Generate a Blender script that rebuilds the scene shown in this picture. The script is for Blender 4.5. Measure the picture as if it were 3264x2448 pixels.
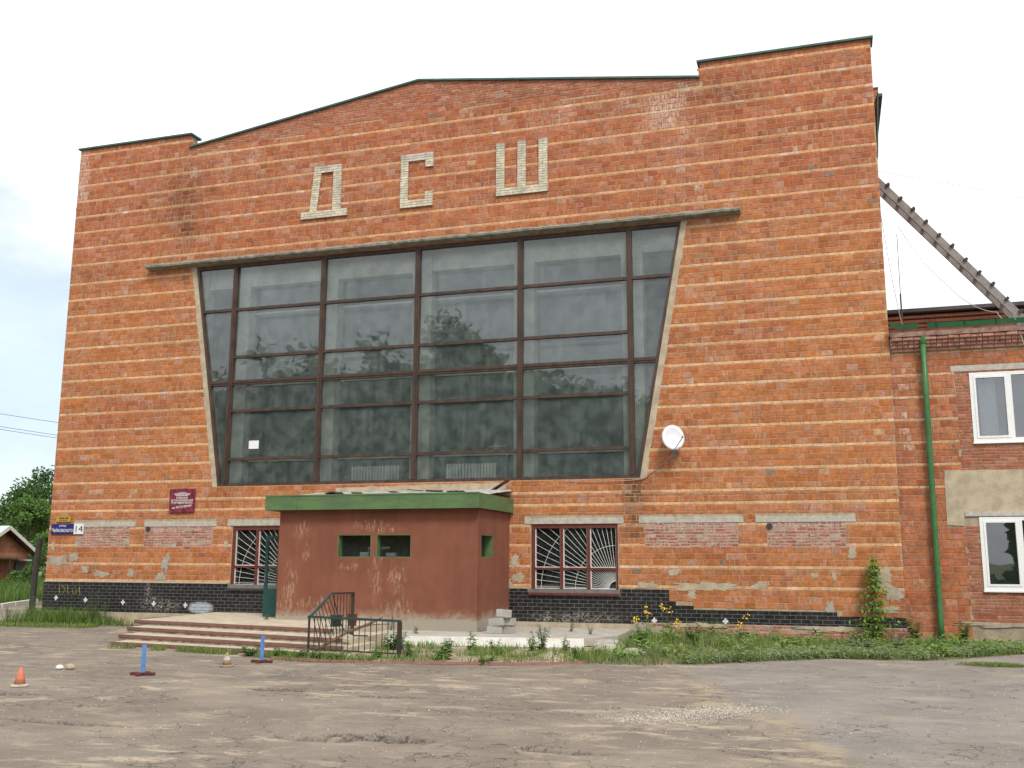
import bpy, bmesh, math, random
from mathutils import Vector, Matrix, noise
from mathutils.geometry import tessellate_polygon
for o in list(bpy.data.objects): bpy.data.objects.remove(o)
SC = bpy.context.scene
COL = SC.collection
PI = math.pi
rnd = random.Random(7)

# ------------------------------------------------------------------ camera
CAMPOS = Vector((-1.658, -26.297, 1.946))
yaw, pit, rol = math.radians(17.49), math.radians(10.037), math.radians(0.249)
fwd = Vector((-math.sin(yaw)*math.cos(pit), math.cos(yaw)*math.cos(pit), math.sin(pit)))
rt0 = Vector((math.cos(yaw), math.sin(yaw), 0)); up0 = rt0.cross(fwd)
rt = rt0*math.cos(rol)+up0*math.sin(rol); up = -rt0*math.sin(rol)+up0*math.cos(rol)
cam = bpy.data.objects.new('camera', bpy.data.cameras.new('camera')); COL.objects.link(cam)
cam.matrix_world = Matrix(((rt.x, up.x, -fwd.x, CAMPOS.x), (rt.y, up.y, -fwd.y, CAMPOS.y), (rt.z, up.z, -fwd.z, CAMPOS.z), (0, 0, 0, 1)))
cam.data.sensor_width = 36; cam.data.lens = 36*3186.85/3264
cam.data.clip_start = 0.1; cam.data.clip_end = 3000
SC.camera = cam

# ------------------------------------------------------------------ world
SUNDIR = Vector((0.42, -0.62, 0.85)).normalized()
sun_el = math.asin(SUNDIR.z); sun_az = math.atan2(SUNDIR.x, SUNDIR.y)
W = bpy.data.worlds.new('World'); SC.world = W; W.use_nodes = True
nt = W.node_tree; nt.nodes.clear()
def wn(t, **k):
    n = nt.nodes.new(t)
    for a, b in k.items(): setattr(n, a, b)
    return n
sky = wn('ShaderNodeTexSky', sky_type='NISHITA', sun_disc=False, sun_elevation=sun_el, sun_rotation=sun_az)
sky.air_density = 1.0; sky.dust_density = 1.5
tc = wn('ShaderNodeTexCoord')
nz = wn('ShaderNodeTexNoise'); nz.inputs['Scale'].default_value = 2.6; nz.inputs['Detail'].default_value = 7; nz.inputs['Roughness'].default_value = .55
mp = wn('ShaderNodeMapping'); mp.inputs['Scale'].default_value = (1, 1, 2.2)
nt.links.new(tc.outputs['Generated'], mp.inputs[0]); nt.links.new(mp.outputs[0], nz.inputs['Vector'])
GAP = (fwd*3186.85 + rt*(-330*1.4756-1632) + up*(1224-1090*1.4756)).normalized()
dot = wn('ShaderNodeVectorMath', operation='DOT_PRODUCT'); dot.inputs[1].default_value = GAP
nt.links.new(tc.outputs['Generated'], dot.inputs[0])
def wm(op, a, b, c=None):
    n = wn('ShaderNodeMath', operation=op)
    for i, v in enumerate((a, b, c)):
        if v is None: continue
        if isinstance(v, (int, float)): n.inputs[i].default_value = v
        else: nt.links.new(v, n.inputs[i])
    return n.outputs[0]
# opening in the clouds: cos of angle .9..1 plus broken edges
g = wm('MULTIPLY_ADD', dot.outputs['Value'], 24.0, -22.3)
g = wm('MULTIPLY_ADD', wm('SUBTRACT', nz.outputs['Fac'], .5), -2.6, g)
mr = wn('ShaderNodeMapRange', interpolation_type='SMOOTHSTEP')
nt.links.new(g, mr.inputs[0]); mr.inputs[1].default_value = 0.1; mr.inputs[2].default_value = 1.05; mr.inputs[3].default_value = 1.0; mr.inputs[4].default_value = .38
cr = wn('ShaderNodeMapRange'); nt.links.new(nz.outputs['Fac'], cr.inputs[0])
cr.inputs[1].default_value = .3; cr.inputs[2].default_value = .7; cr.inputs[3].default_value = .52; cr.inputs[4].default_value = 1.16
cc = wn('ShaderNodeVectorMath', operation='SCALE'); cc.inputs[0].default_value = (10.2, 10.5, 10.9)
nt.links.new(cr.outputs[0], cc.inputs['Scale'])
sk = wn('ShaderNodeVectorMath', operation='MULTIPLY_ADD'); nt.links.new(sky.outputs[0], sk.inputs[0]); sk.inputs[1].default_value = (1.0, 1.0, 1.0); sk.inputs[2].default_value = (1.0, 1.3, 1.7)
mx = wn('ShaderNodeMix', data_type='RGBA'); nt.links.new(mr.outputs[0], mx.inputs['Factor'])
nt.links.new(sk.outputs[0], mx.inputs[6]); nt.links.new(cc.outputs[0], mx.inputs[7])
bg = wn('ShaderNodeBackground'); nt.links.new(mx.outputs[2], bg.inputs[0]); bg.inputs[1].default_value = 0.1
wo = wn('ShaderNodeOutputWorld'); nt.links.new(bg.outputs[0], wo.inputs[0])

sd = bpy.data.lights.new('sun', 'SUN'); sd.energy = 2.0; sd.angle = math.radians(16); sd.color = (1, .95, .87)
sun = bpy.data.objects.new('sun', sd); COL.objects.link(sun)
sun.rotation_euler = SUNDIR.to_track_quat('Z', 'Y').to_euler()
SC.view_settings.view_transform = 'Standard'; SC.view_settings.look = 'None'
SC.view_settings.exposure = 0.46; SC.view_settings.gamma = 1
SC.render.engine = 'CYCLES'

# ------------------------------------------------------------------ materials
class NT:
    def __init__(s, name):
        s.m = bpy.data.materials.new(name); s.m.use_nodes = True; s.t = s.m.node_tree; s.t.nodes.clear()
        s.out = s.n('ShaderNodeOutputMaterial'); s.geo = None
    def n(s, t, **k):
        x = s.t.nodes.new(t)
        for a, b in k.items(): setattr(x, a, b)
        return x
    def put(s, sock, v):
        if v is None: return
        if hasattr(v, 'is_linked'): s.t.links.new(v, sock)
        elif isinstance(v, (tuple, list)) and len(v) == 3 and sock.type == 'RGBA': sock.default_value = (*v, 1)
        else: sock.default_value = v
    def pos(s):
        if not s.geo: s.geo = s.n('ShaderNodeNewGeometry')
        return s.geo.outputs['Position']
    def math(s, op, a, b=None, c=None):
        x = s.n('ShaderNodeMath', operation=op)
        for i, v in enumerate((a, b, c)): s.put(x.inputs[i], v)
        return x.outputs[0]
    def vec(s, op, a, b=None):
        x = s.n('ShaderNodeVectorMath', operation=op); s.put(x.inputs[0], a); s.put(x.inputs[1], b)
        return x.outputs['Value'] if op in ('LENGTH', 'DOT_PRODUCT') else x.outputs[0]
    def noise(s, scale=5, detail=4, rough=.55, sc=(1, 1, 1), off=(0, 0, 0), vec=None, dist=0):
        v = vec if vec is not None else s.pos()
        mpg = s.n('ShaderNodeMapping'); s.t.links.new(v, mpg.inputs[0]); mpg.inputs['Scale'].default_value = sc; mpg.inputs['Location'].default_value = off
        x = s.n('ShaderNodeTexNoise'); s.t.links.new(mpg.outputs[0], x.inputs['Vector'])
        x.inputs['Scale'].default_value = scale; x.inputs['Detail'].default_value = detail; x.inputs['Roughness'].default_value = rough; x.inputs['Distortion'].default_value = dist
        return x.outputs['Fac']
    def ramp(s, f, a, b, lo=0., hi=1., smooth=True):
        x = s.n('ShaderNodeMapRange', interpolation_type='SMOOTHSTEP' if smooth else 'LINEAR'); s.put(x.inputs[0], f)
        for i, v in zip((1, 2, 3, 4), (a, b, lo, hi)): x.inputs[i].default_value = v
        return x.outputs[0]
    def mix(s, f, a, b, mode='MIX'):
        x = s.n('ShaderNodeMix', data_type='RGBA', blend_type=mode); s.put(x.inputs['Factor'], f); s.put(x.inputs[6], a); s.put(x.inputs[7], b)
        return x.outputs[2]
    def scale(s, c, f):
        x = s.n('ShaderNodeVectorMath', operation='SCALE'); s.put(x.inputs[0], c); s.put(x.inputs['Scale'], f); return x.outputs[0]
    def blob(s, c, r, amp=.5, nscale=2., soft=.5):
        d = s.vec('SUBTRACT', s.pos(), c); d = s.vec('DIVIDE', d, r); l = s.vec('LENGTH', d)
        l = s.math('ADD', l, s.math('MULTIPLY', s.math('SUBTRACT', s.noise(nscale), .5), amp*2))
        return s.ramp(l, 1-soft, 1+soft*.3, 1, 0)
    def bump(s, h, st=.3, dist=.01):
        x = s.n('ShaderNodeBump'); s.put(x.inputs['Height'], h); x.inputs['Strength'].default_value = st; x.inputs['Distance'].default_value = dist
        return x.outputs[0]
    def pbr(s, col, rough=.8, bump=None, metal=0., spec=None):
        b = s.n('ShaderNodeBsdfPrincipled'); s.put(b.inputs['Base Color'], col); s.put(b.inputs['Roughness'], rough); s.put(b.inputs['Metallic'], metal)
        if bump is not None: s.put(b.inputs['Normal'], bump)
        if spec is not None: b.inputs['Specular IOR Level'].default_value = spec
        s.t.links.new(b.outputs[0], s.out.inputs[0]); return s.m

M = {}
def simple(name, col, rough=.7, var=.25, nscale=6., col2=None, bump=.15, metal=0., nsc=(1, 1, 1), spec=None, bs=40):
    k = NT(name); f = k.noise(nscale, 5, .6, nsc)
    c2 = col2 or tuple(v*(1-var) for v in col)
    c = k.mix(k.ramp(f, .3, .7), c2, col)
    c = k.mix(.5, c, k.scale(c, k.ramp(k.noise(bs, 3), .25, .75, .8, 1.2)))
    M[name] = k.pbr(c, rough, k.bump(k.noise(bs, 4, .6, nsc), bump, .01) if bump else None, metal, spec); return M[name]

def brickmat(name, objcol):
    k = NT(name)
    if objcol:
        a = k.n('ShaderNodeObjectInfo'); col, al = a.outputs['Color'], a.outputs['Alpha']
    else:
        a = k.n('ShaderNodeAttribute', attribute_name='Col'); col, al = a.outputs['Color'], a.outputs['Alpha']
    f = k.noise(9, 4, .65); c = k.scale(col, k.ramp(f, .25, .75, .74, 1.2))
    f2 = k.noise(2.2, 3, .6, off=(3, 0, 9)); c = k.scale(c, k.ramp(f2, .3, .7, .86, 1.1))
    sp = k.ramp(k.noise(60, 3, .6), .62, .75); c = k.mix(k.math('MULTIPLY', sp, .35), c, (.17, .07, .045))
    st = k.noise(1, 4, .6, sc=(34, 34, 2.6)); st = k.ramp(st, .46, .62)
    st2 = k.ramp(k.noise(14, 4), .4, .65)
    c = k.mix(k.math('MULTIPLY', al, k.math('MAXIMUM', k.math('MULTIPLY', st, .8), k.math('MULTIPLY', st2, .6))), c, (.66, .53, .46))
    b = k.bump(k.noise(45, 4, .65), .35, .008)
    M[name] = k.pbr(c, .92, b, spec=.2)
brickmat('brick', False); brickmat('brick_one', True)
def attrmat(name, rough=.8, nscale=20, spec=.3, lo=.8, hi=1.15):
    k = NT(name); a = k.n('ShaderNodeAttribute', attribute_name='Col')
    c = k.scale(a.outputs['Color'], k.ramp(k.noise(nscale, 4), .3, .7, lo, hi)); M[name] = k.pbr(c, rough, k.bump(k.noise(nscale*2, 3), .2, .006), spec=spec)
attrmat('stone')
def leafmat(name):
    k = NT(name); a = k.n('ShaderNodeAttribute', attribute_name='Col'); c = a.outputs['Color']
    d = k.n('ShaderNodeBsdfPrincipled'); k.put(d.inputs['Base Color'], c); d.inputs['Roughness'].default_value = .55; d.inputs['Specular IOR Level'].default_value = .25
    t = k.n('ShaderNodeBsdfTranslucent'); k.put(t.inputs[0], k.mix(.5, c, (.20, .30, .03)))
    m = k.n('ShaderNodeMixShader'); m.inputs[0].default_value = .28; k.t.links.new(d.outputs[0], m.inputs[1]); k.t.links.new(t.outputs[0], m.inputs[2])
    k.t.links.new(m.outputs[0], k.out.inputs[0]); M[name] = k.m
leafmat('leaf')

simple('mortar', (.47, .36, .225), .95, .3, 7, (.30, .22, .135), bump=.5)
simple('mortar_wing', (.40, .325, .235), .95, .35, 6, bump=.4)
simple('mortar_grey', (.45, .385, .30), .95, .35, 5, bump=.5)
simple('concrete', (.43, .40, .345), .9, .35, 4, bump=.4)
simple('concrete_dark', (.30, .285, .235), .95, .5, 5, (.15, .15, .11), bump=.8, bs=25)
simple('inner_concrete', (.66, .64, .58), .9, .45, 1.6, bump=.2)
simple('lintel', (.50, .465, .40), .9, .25, 7, bump=.35)
simple('plaster', (.50, .42, .30), .95, .3, 3.5, (.36, .29, .205), bump=.6)
simple('green_metal', (.016, .075, .03), .6, .35, 2, (.014, .055, .022), bump=.05, spec=.1)
simple('coping_green', (.085, .15, .13), .55, .35, 3, bump=.05, spec=.2)
simple('fascia_green', (.10, .185, .065), .6, .4, 1.6, (.075, .125, .055), bump=.08, nsc=(1, 1, 3))
simple('pipe_green', (.045, .165, .05), .45, .3, 3, bump=.04)
simple('door_green', (.012, .075, .07), .45, .3, 4, bump=.05)
simple('rail_green', (.022, .075, .075), .45, .4, 6, (.03, .05, .045), bump=.1)
simple('rail_dark', (.018, .028, .026), .6, .4, 6, (.05, .03, .02), bump=.1)
simple('frame_brown', (.085, .045, .03), .6, .45, 5, (.035, .022, .016), bump=.2, nsc=(1, 1, .3))
simple('frame_red', (.16, .035, .025), .5, .35, 6, bump=.15)
simple('nosing', (.25, .105, .085), .85, .45, 8, (.15, .085, .07), bump=.3)
simple('step_concrete', (.55, .48, .36), .95, .3, 3, (.40, .34, .25), bump=.5)
simple('riser', (.34, .28, .19), .95, .6, 6, (.14, .12, .08), bump=.8)
simple('white_slab', (.84, .84, .81), .85, .12, 4, (.72, .70, .65), bump=.35)
simple('slab_top', (.46, .43, .37), .95, .25, 3, bump=.4)
simple('white_pvc', (.80, .80, .79), .35, .06, 3, bump=0)
simple('white_paint', (.74, .74, .71), .55, .15, 6, bump=.05)
simple('dish_grey', (.66, .67, .68), .35, .05, 3, bump=0)
simple('metal', (.35, .35, .36), .45, .3, 8, bump=.05, metal=.6)
simple('dark_metal', (.05, .045, .045), .6, .4, 8, bump=.1)
simple('wood_grey', (.30, .275, .26), .9, .3, 3, (.20, .18, .17), bump=.4)
simple('wood_dark', (.075, .065, .06), .9, .4, 3, bump=.3)
simple('branch', (.15, .10, .06), .9, .4, 8, bump=.3)
simple('sheet_grey', (.50, .49, .46), .9, .4, 5, (.28, .27, .25), bump=.4)
simple('felt', (.12, .115, .115), .9, .4, 4, (.30, .29, .28), bump=.4)
simple('crumbled', (.37, .25, .20), .95, .5, 7, (.20, .11, .085), bump=.8)
simple('roof_dark', (.09, .08, .08), .7, .4, 4, bump=.2)
simple('roof_light', (.52, .58, .60), .4, .15, 2, bump=.05)
simple('house_trim', (.62, .58, .52), .6, .2, 3, bump=.05)
simple('blue_paint', (.13, .30, .68), .45, .25, 8, bump=.08)
simple('petal', (.90, .62, .02), .7, .1, 9, bump=0)
simple('maroon', (.14, .03, .03), .7, .35, 9, bump=.2)
simple('cone_orange', (.60, .15, .06), .65, .3, 14, (.46, .20, .13), bump=.1)
simple('cone_faded', (.33, .235, .15), .8, .3, 10, bump=.1)
simple('cone_dirty_white', (.50, .44, .37), .8, .3, 10, bump=.1)
simple('bucket_green', (.015, .06, .065), .4, .3, 6, bump=.05)
simple('bucket_orange', (.30, .075, .04), .6, .3, 8, bump=.1)
simple('block', (.40, .38, .345), .95, .18, 7, bump=.5)
simple('sign_blue', (.018, .018, .17), .35, .1, 2, bump=0)
simple('sign_white', (.80, .80, .80), .35, .05, 2, bump=0)
simple('sign_yellow', (.46, .31, .025), .4, .25, 8, bump=0)
simple('text_dark', (.03, .03, .09), .5, .1, 2, bump=0)
simple('sky_line', (.05, .05, .055), .6, .1, 2, bump=0)
simple('cable_light', (.45, .42, .38), .6, .1, 2, bump=0)
simple('cable_red', (.42, .2, .13), .6, .1, 2, bump=0)
simple('post_pipe', (.055, .052, .045), .85, .45, 6, bump=.3)
simple('soil', (.22, .17, .105), .95, .45, 2.5, bump=.8, bs=25)
simple('meadow_ground', (.12, .16, .055), .95, .4, .2, (.17, .15, .085), bump=.4, bs=4)
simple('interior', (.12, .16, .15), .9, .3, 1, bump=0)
simple('sill_grey', (.30, .32, .26), .8, .2, 3, bump=0)
simple('interior_white', (.72, .71, .67), .5, .1, 4, bump=0)
simple('curtain', (.55, .60, .64), .9, .2, 2, nsc=(8, 1, .3), bump=0)
simple('bark', (.10, .075, .05), .95, .4, 6, bump=.5)
simple('graffiti', (.30, .25, .02), .8, .3, 12, bump=0)
simple('paint_mark', (.72, .72, .74), .8, .2, 9, bump=0)
simple('kerb_white', (.72, .72, .69), .85, .2, 4, bump=.3)

# plaque marble print
k = NT('plaque'); f = k.noise(7, 6, .6, sc=(1, 1, .6), dist=1.6); M['plaque'] = k.pbr(k.mix(k.ramp(f, .35, .68), (.10, .012, .028), (.30, .06, .085)), .25)
# brown rendered porch with stains of lime and worn base
k = NT('porch_render'); p = k.pos()
c = k.mix(k.ramp(k.noise(1.3, 5, .6), .3, .7), (.185, .069, .042), (.232, .089, .055))
c = k.mix(k.ramp(k.noise(1, 4, .6, sc=(7, 7, .5)), .45, .7, 0, .3), c, (.26, .105, .068))
spots = None
for cx, cz, rx, rz in ((-14.9, 2.75, .28, .22), (-14.75, 2.2, .13, .3), (-12.9, 2.85, .7, .14), (-12.55, 2.72, .4, .1), (-12.75, 1.5, .2, .7), (-12.15, 1.45, .28, .42), (-13.5, 1.78, .35, .1), (-12.2, .75, .6, .3), (-15.2, 1.1, .3, .8), (-14.4, .85, .9, .2)):
    b_ = k.blob((cx, -2.6, cz), (rx, .6, rz), .9, 4., .7); spots = b_ if spots is None else k.math('MAXIMUM', spots, b_)
lime = k.ramp(k.noise(1, 6, .75, sc=(26, 26, 5)), .47, .64)
c = k.mix(k.math('MULTIPLY', k.math('MULTIPLY', spots, lime), .6), c, (.52, .37, .24))
sz = k.n('ShaderNodeSeparateXYZ'); k.t.links.new(p, sz.inputs[0])
low = k.ramp(k.math('ADD', sz.outputs[2], k.math('MULTIPLY', k.noise(2.5, 4), -.6)), .10, .48, 1, 0)
c = k.mix(k.math('MULTIPLY', low, k.ramp(k.noise(9, 5, .7), .25, .6, .25, 1)), c, (.37, .30, .22))
low2 = k.ramp(k.math('ADD', sz.outputs[2], k.math('MULTIPLY', k.noise(1.8, 4), -.18)), .38, .44, 1, 0)
c = k.mix(k.math('MULTIPLY', low2, .85), c, (.33, .30, .25))
M['porch_render'] = k.pbr(c, .9, k.bump(k.noise(35, 5, .65), .35, .01), spec=.25)
# black glazed tile, with sprayed and chipped marks of their own shape
def tilemat():
    k = NT('tile'); c = k.mix(k.ramp(k.noise(5, 4), .35, .7), (.011, .011, .012), (.022, .021, .022))
    m1 = k.blob((-19.62, 0, .54), (.46, .5, .19), .35, 5, .35); c = k.mix(k.math('MULTIPLY', m1, .8), c, (.52, .58, .62))
    for cx, cz, rx, rz in ((-21.3, .62, .55, .25), (-20.75, .55, .5, .2), (-7.9, .48, 1.0, .2), (-8.9, .45, .6, .15), (-21.5, 1.0, .2, .3)):
        m2 = k.blob((cx, 0, cz), (rx, .5, rz), .8, 5, .8); sp = k.ramp(k.noise(16, 6, .75), .47, .62); c = k.mix(k.math('MULTIPLY', k.math('MULTIPLY', m2, sp), .8), c, (.42, .38, .32))
    ch = k.ramp(k.noise(22, 4, .6), .70, .74); c = k.mix(k.math('MULTIPLY', ch, .7), c, (.5, .48, .44))
    M['tile'] = k.pbr(c, k.ramp(k.noise(6, 3), .3, .7, .22, .5), k.bump(k.noise(8, 2), .1, .01), spec=.5)
tilemat()
simple('tile_joint', (.20, .195, .185), .95, .3, 6, bump=.3)
# glass: dirty pane that mirrors and lets light through
def glassmat(name, refl, dust, tint, dustcol=(.50, .55, .55), rough=.012):
    k = NT(name); tr = k.n('ShaderNodeBsdfTransparent'); k.put(tr.inputs[0], tint)
    gl = k.n('ShaderNodeBsdfGlossy'); k.put(gl.inputs[0], (.95, .97, 1)); gl.inputs['Roughness'].default_value = rough
    wv = k.bump(k.noise(.9, 2), .06, .05); k.put(gl.inputs['Normal'], wv)
    fr = k.n('ShaderNodeLayerWeight'); fr.inputs[0].default_value = .25
    m1 = k.n('ShaderNodeMixShader'); k.put(m1.inputs[0], k.math('MULTIPLY_ADD', fr.outputs['Fresnel'], .9, refl)); k.t.links.new(tr.outputs[0], m1.inputs[1]); k.t.links.new(gl.outputs[0], m1.inputs[2])
    df = k.n('ShaderNodeBsdfDiffuse'); k.put(df.inputs[0], dustcol)
    ds = k.math('MULTIPLY', k.ramp(k.noise(1, 5, .65, sc=(9, 9, .7)), .3, .75, .82, 1.2), dust)
    ds = k.math('MULTIPLY', ds, k.ramp(k.noise(3, 4), .3, .7, .6, 1.3))
    m2 = k.n('ShaderNodeMixShader'); k.put(m2.inputs[0], ds); k.t.links.new(m1.outputs[0], m2.inputs[1]); k.t.links.new(df.outputs[0], m2.inputs[2])
    k.t.links.new(m2.outputs[0], k.out.inputs[0]); M[name] = k.m
glassmat('glass', .07, .15, (.88, .94, .92), (.42, .50, .48))
glassmat('glass_clean', .16, .02, (.75, .8, .8))
glassmat('glass_dim', .03, .03, (.85, .9, .9))
# asphalt yard
k = NT('asphalt'); p = k.pos(); sx = k.n('ShaderNodeSeparateXYZ'); k.t.links.new(p, sx.inputs[0])
base = k.mix(k.ramp(k.noise(.5, 6, .65), .3, .7), (.182, .152, .122), (.240, .205, .168))
# newer grey sheet to the right of the broken seam (line through (-2.8,-11.9) and (-4.6,-16.7))
side = k.math('ADD', k.math('MULTIPLY_ADD', sx.outputs[1], -.36, -7.1), k.math('MULTIPLY', sx.outputs[0], -1.))
side = k.math('ADD', side, k.math('MULTIPLY', k.math('SUBTRACT', k.noise(.7, 6, .6), .5), 2.2))
right = k.ramp(side, -.35, .25, 1, 0)
base = k.mix(right, base, k.mix(k.ramp(k.noise(.8, 6, .6), .3, .7), (.212, .190, .170), (.262, .238, .214)))
dust = k.ramp(k.noise(1, 8, .68, sc=(1.1, 2.3, 1), off=(5, 2, 0), dist=.5), .50, .64)
dust = k.math('MULTIPLY', dust, k.ramp(k.noise(.25, 3, .5, off=(9, 9, 0)), .35, .6, .25, 1))
dust = k.math('MULTIPLY', dust, k.ramp(right, 0, 1, .85, .4))
base = k.mix(dust, base, (.46, .375, .275))
tan = k.math('MULTIPLY', k.ramp(k.noise(.55, 7, .7, off=(31, 8, 0)), .45, .68), .42); base = k.mix(tan, base, (.36, .29, .21))
seam = k.ramp(k.math('ABSOLUTE', k.math('ADD', side, -.2)), 0, .55, 1, 0); seam = k.math('MULTIPLY', seam, k.ramp(k.noise(1.6, 5, .7), .42, .6))
base = k.mix(k.math('MULTIPLY', seam, .85), base, (.36, .29, .20))
dk = k.ramp(k.noise(.33, 5, .6, off=(17, 3, 0)), .52, .7); base = k.mix(k.math('MULTIPLY', dk, .4), base, (.135, .120, .105))
spk = k.noise(38, 2, .5); base = k.mix(k.ramp(spk, .69, .74), base, (.55, .52, .48)); base = k.mix(k.ramp(k.noise(55, 2, .5, off=(4, 4, 4)), .62, .7, 0, .6), base, (.08, .075, .07))
vo = k.n('ShaderNodeTexVoronoi', feature='DISTANCE_TO_EDGE'); mpv = k.n('ShaderNodeMapping'); k.t.links.new(p, mpv.inputs[0]); mpv.inputs['Scale'].default_value = (.34, .5, 1)
wv = k.n('ShaderNodeVectorMath', operation='ADD'); k.t.links.new(mpv.outputs[0], wv.inputs[0])
nzc = k.n('ShaderNodeTexNoise'); nzc.inputs['Scale'].default_value = 1.6; nzc.inputs['Detail'].default_value = 5; k.t.links.new(p, nzc.inputs['Vector'])
k.t.links.new(k.scale(nzc.outputs['Color'], .45), wv.inputs[1]); k.t.links.new(wv.outputs[0], vo.inputs['Vector'])
crk = k.math('MULTIPLY', k.ramp(vo.outputs['Distance'], .003, .02, 1, 0), k.ramp(k.noise(.5, 5, .65, off=(1, 7, 0)), .45, .53))
base = k.mix(k.math('MULTIPLY', crk, .75), base, (.05, .043, .035))
ah = k.n('ShaderNodeAttribute', attribute_name='Col'); hx = k.n('ShaderNodeSeparateColor'); k.t.links.new(ah.outputs['Color'], hx.inputs[0])
base = k.mix(k.math('MULTIPLY', hx.outputs[0], .9), base, k.mix(k.ramp(k.noise(22, 4, .7), .42, .62), (.06, .052, .044), (.21, .18, .15)))
hgt = k.math('ADD', k.noise(60, 4, .7), k.math('MULTIPLY', crk, -2.)); hgt = k.math('ADD', hgt, k.math('MULTIPLY', k.noise(6, 4), .8))
M['asphalt'] = k.pbr(base, .95, k.bump(hgt, .5, .012), spec=.2)
# sand
k = NT('sand'); c = k.mix(k.ramp(k.noise(1.5, 6, .65), .4, .68), (.225, .175, .112), (.42, .345, .245)); c = k.mix(k.ramp(k.noise(30, 3, .6), .58, .7), c, (.55, .5, .42)); M['sand'] = k.pbr(c, .95, k.bump(k.noise(25, 5, .7), .7, .02))
# far masonry with a brick pattern
def brickwall(name, c1, c2, mo, s=1., w=.26, h=.078, rot=False):
    k = NT(name); bt = k.n('ShaderNodeTexBrick'); mpb = k.n('ShaderNodeMapping'); k.t.links.new(k.pos(), mpb.inputs[0])
    mpb.inputs['Rotation'].default_value = (PI/2, 0, 0) if not rot else (PI/2, 0, PI/2)
    k.t.links.new(mpb.outputs[0], bt.inputs[0]); bt.inputs['Scale'].default_value = 1
    k.put(bt.inputs['Color1'], c1); k.put(bt.inputs['Color2'], c2); k.put(bt.inputs['Mortar'], mo)
    bt.inputs['Brick Width'].default_value = w; bt.inputs['Row Height'].default_value = h; bt.inputs['Mortar Size'].default_value = .006
    c = k.scale(bt.outputs[0], k.ramp(k.noise(2, 4), .3, .7, .8, 1.15)); M[name] = k.pbr(c, .9, k.bump(bt.outputs['Fac'], -.3, .01), spec=.2)
brickwall('brick_far', (.45, .175, .095), (.39, .14, .08), (.42, .34, .26))
brickwall('brick_side', (.40, .12, .055), (.33, .09, .05), (.36, .30, .24), w=.26, h=.156, rot=True)
brickwall('house_brick', (.36, .15, .06), (.30, .11, .05), (.33, .27, .20))

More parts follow.
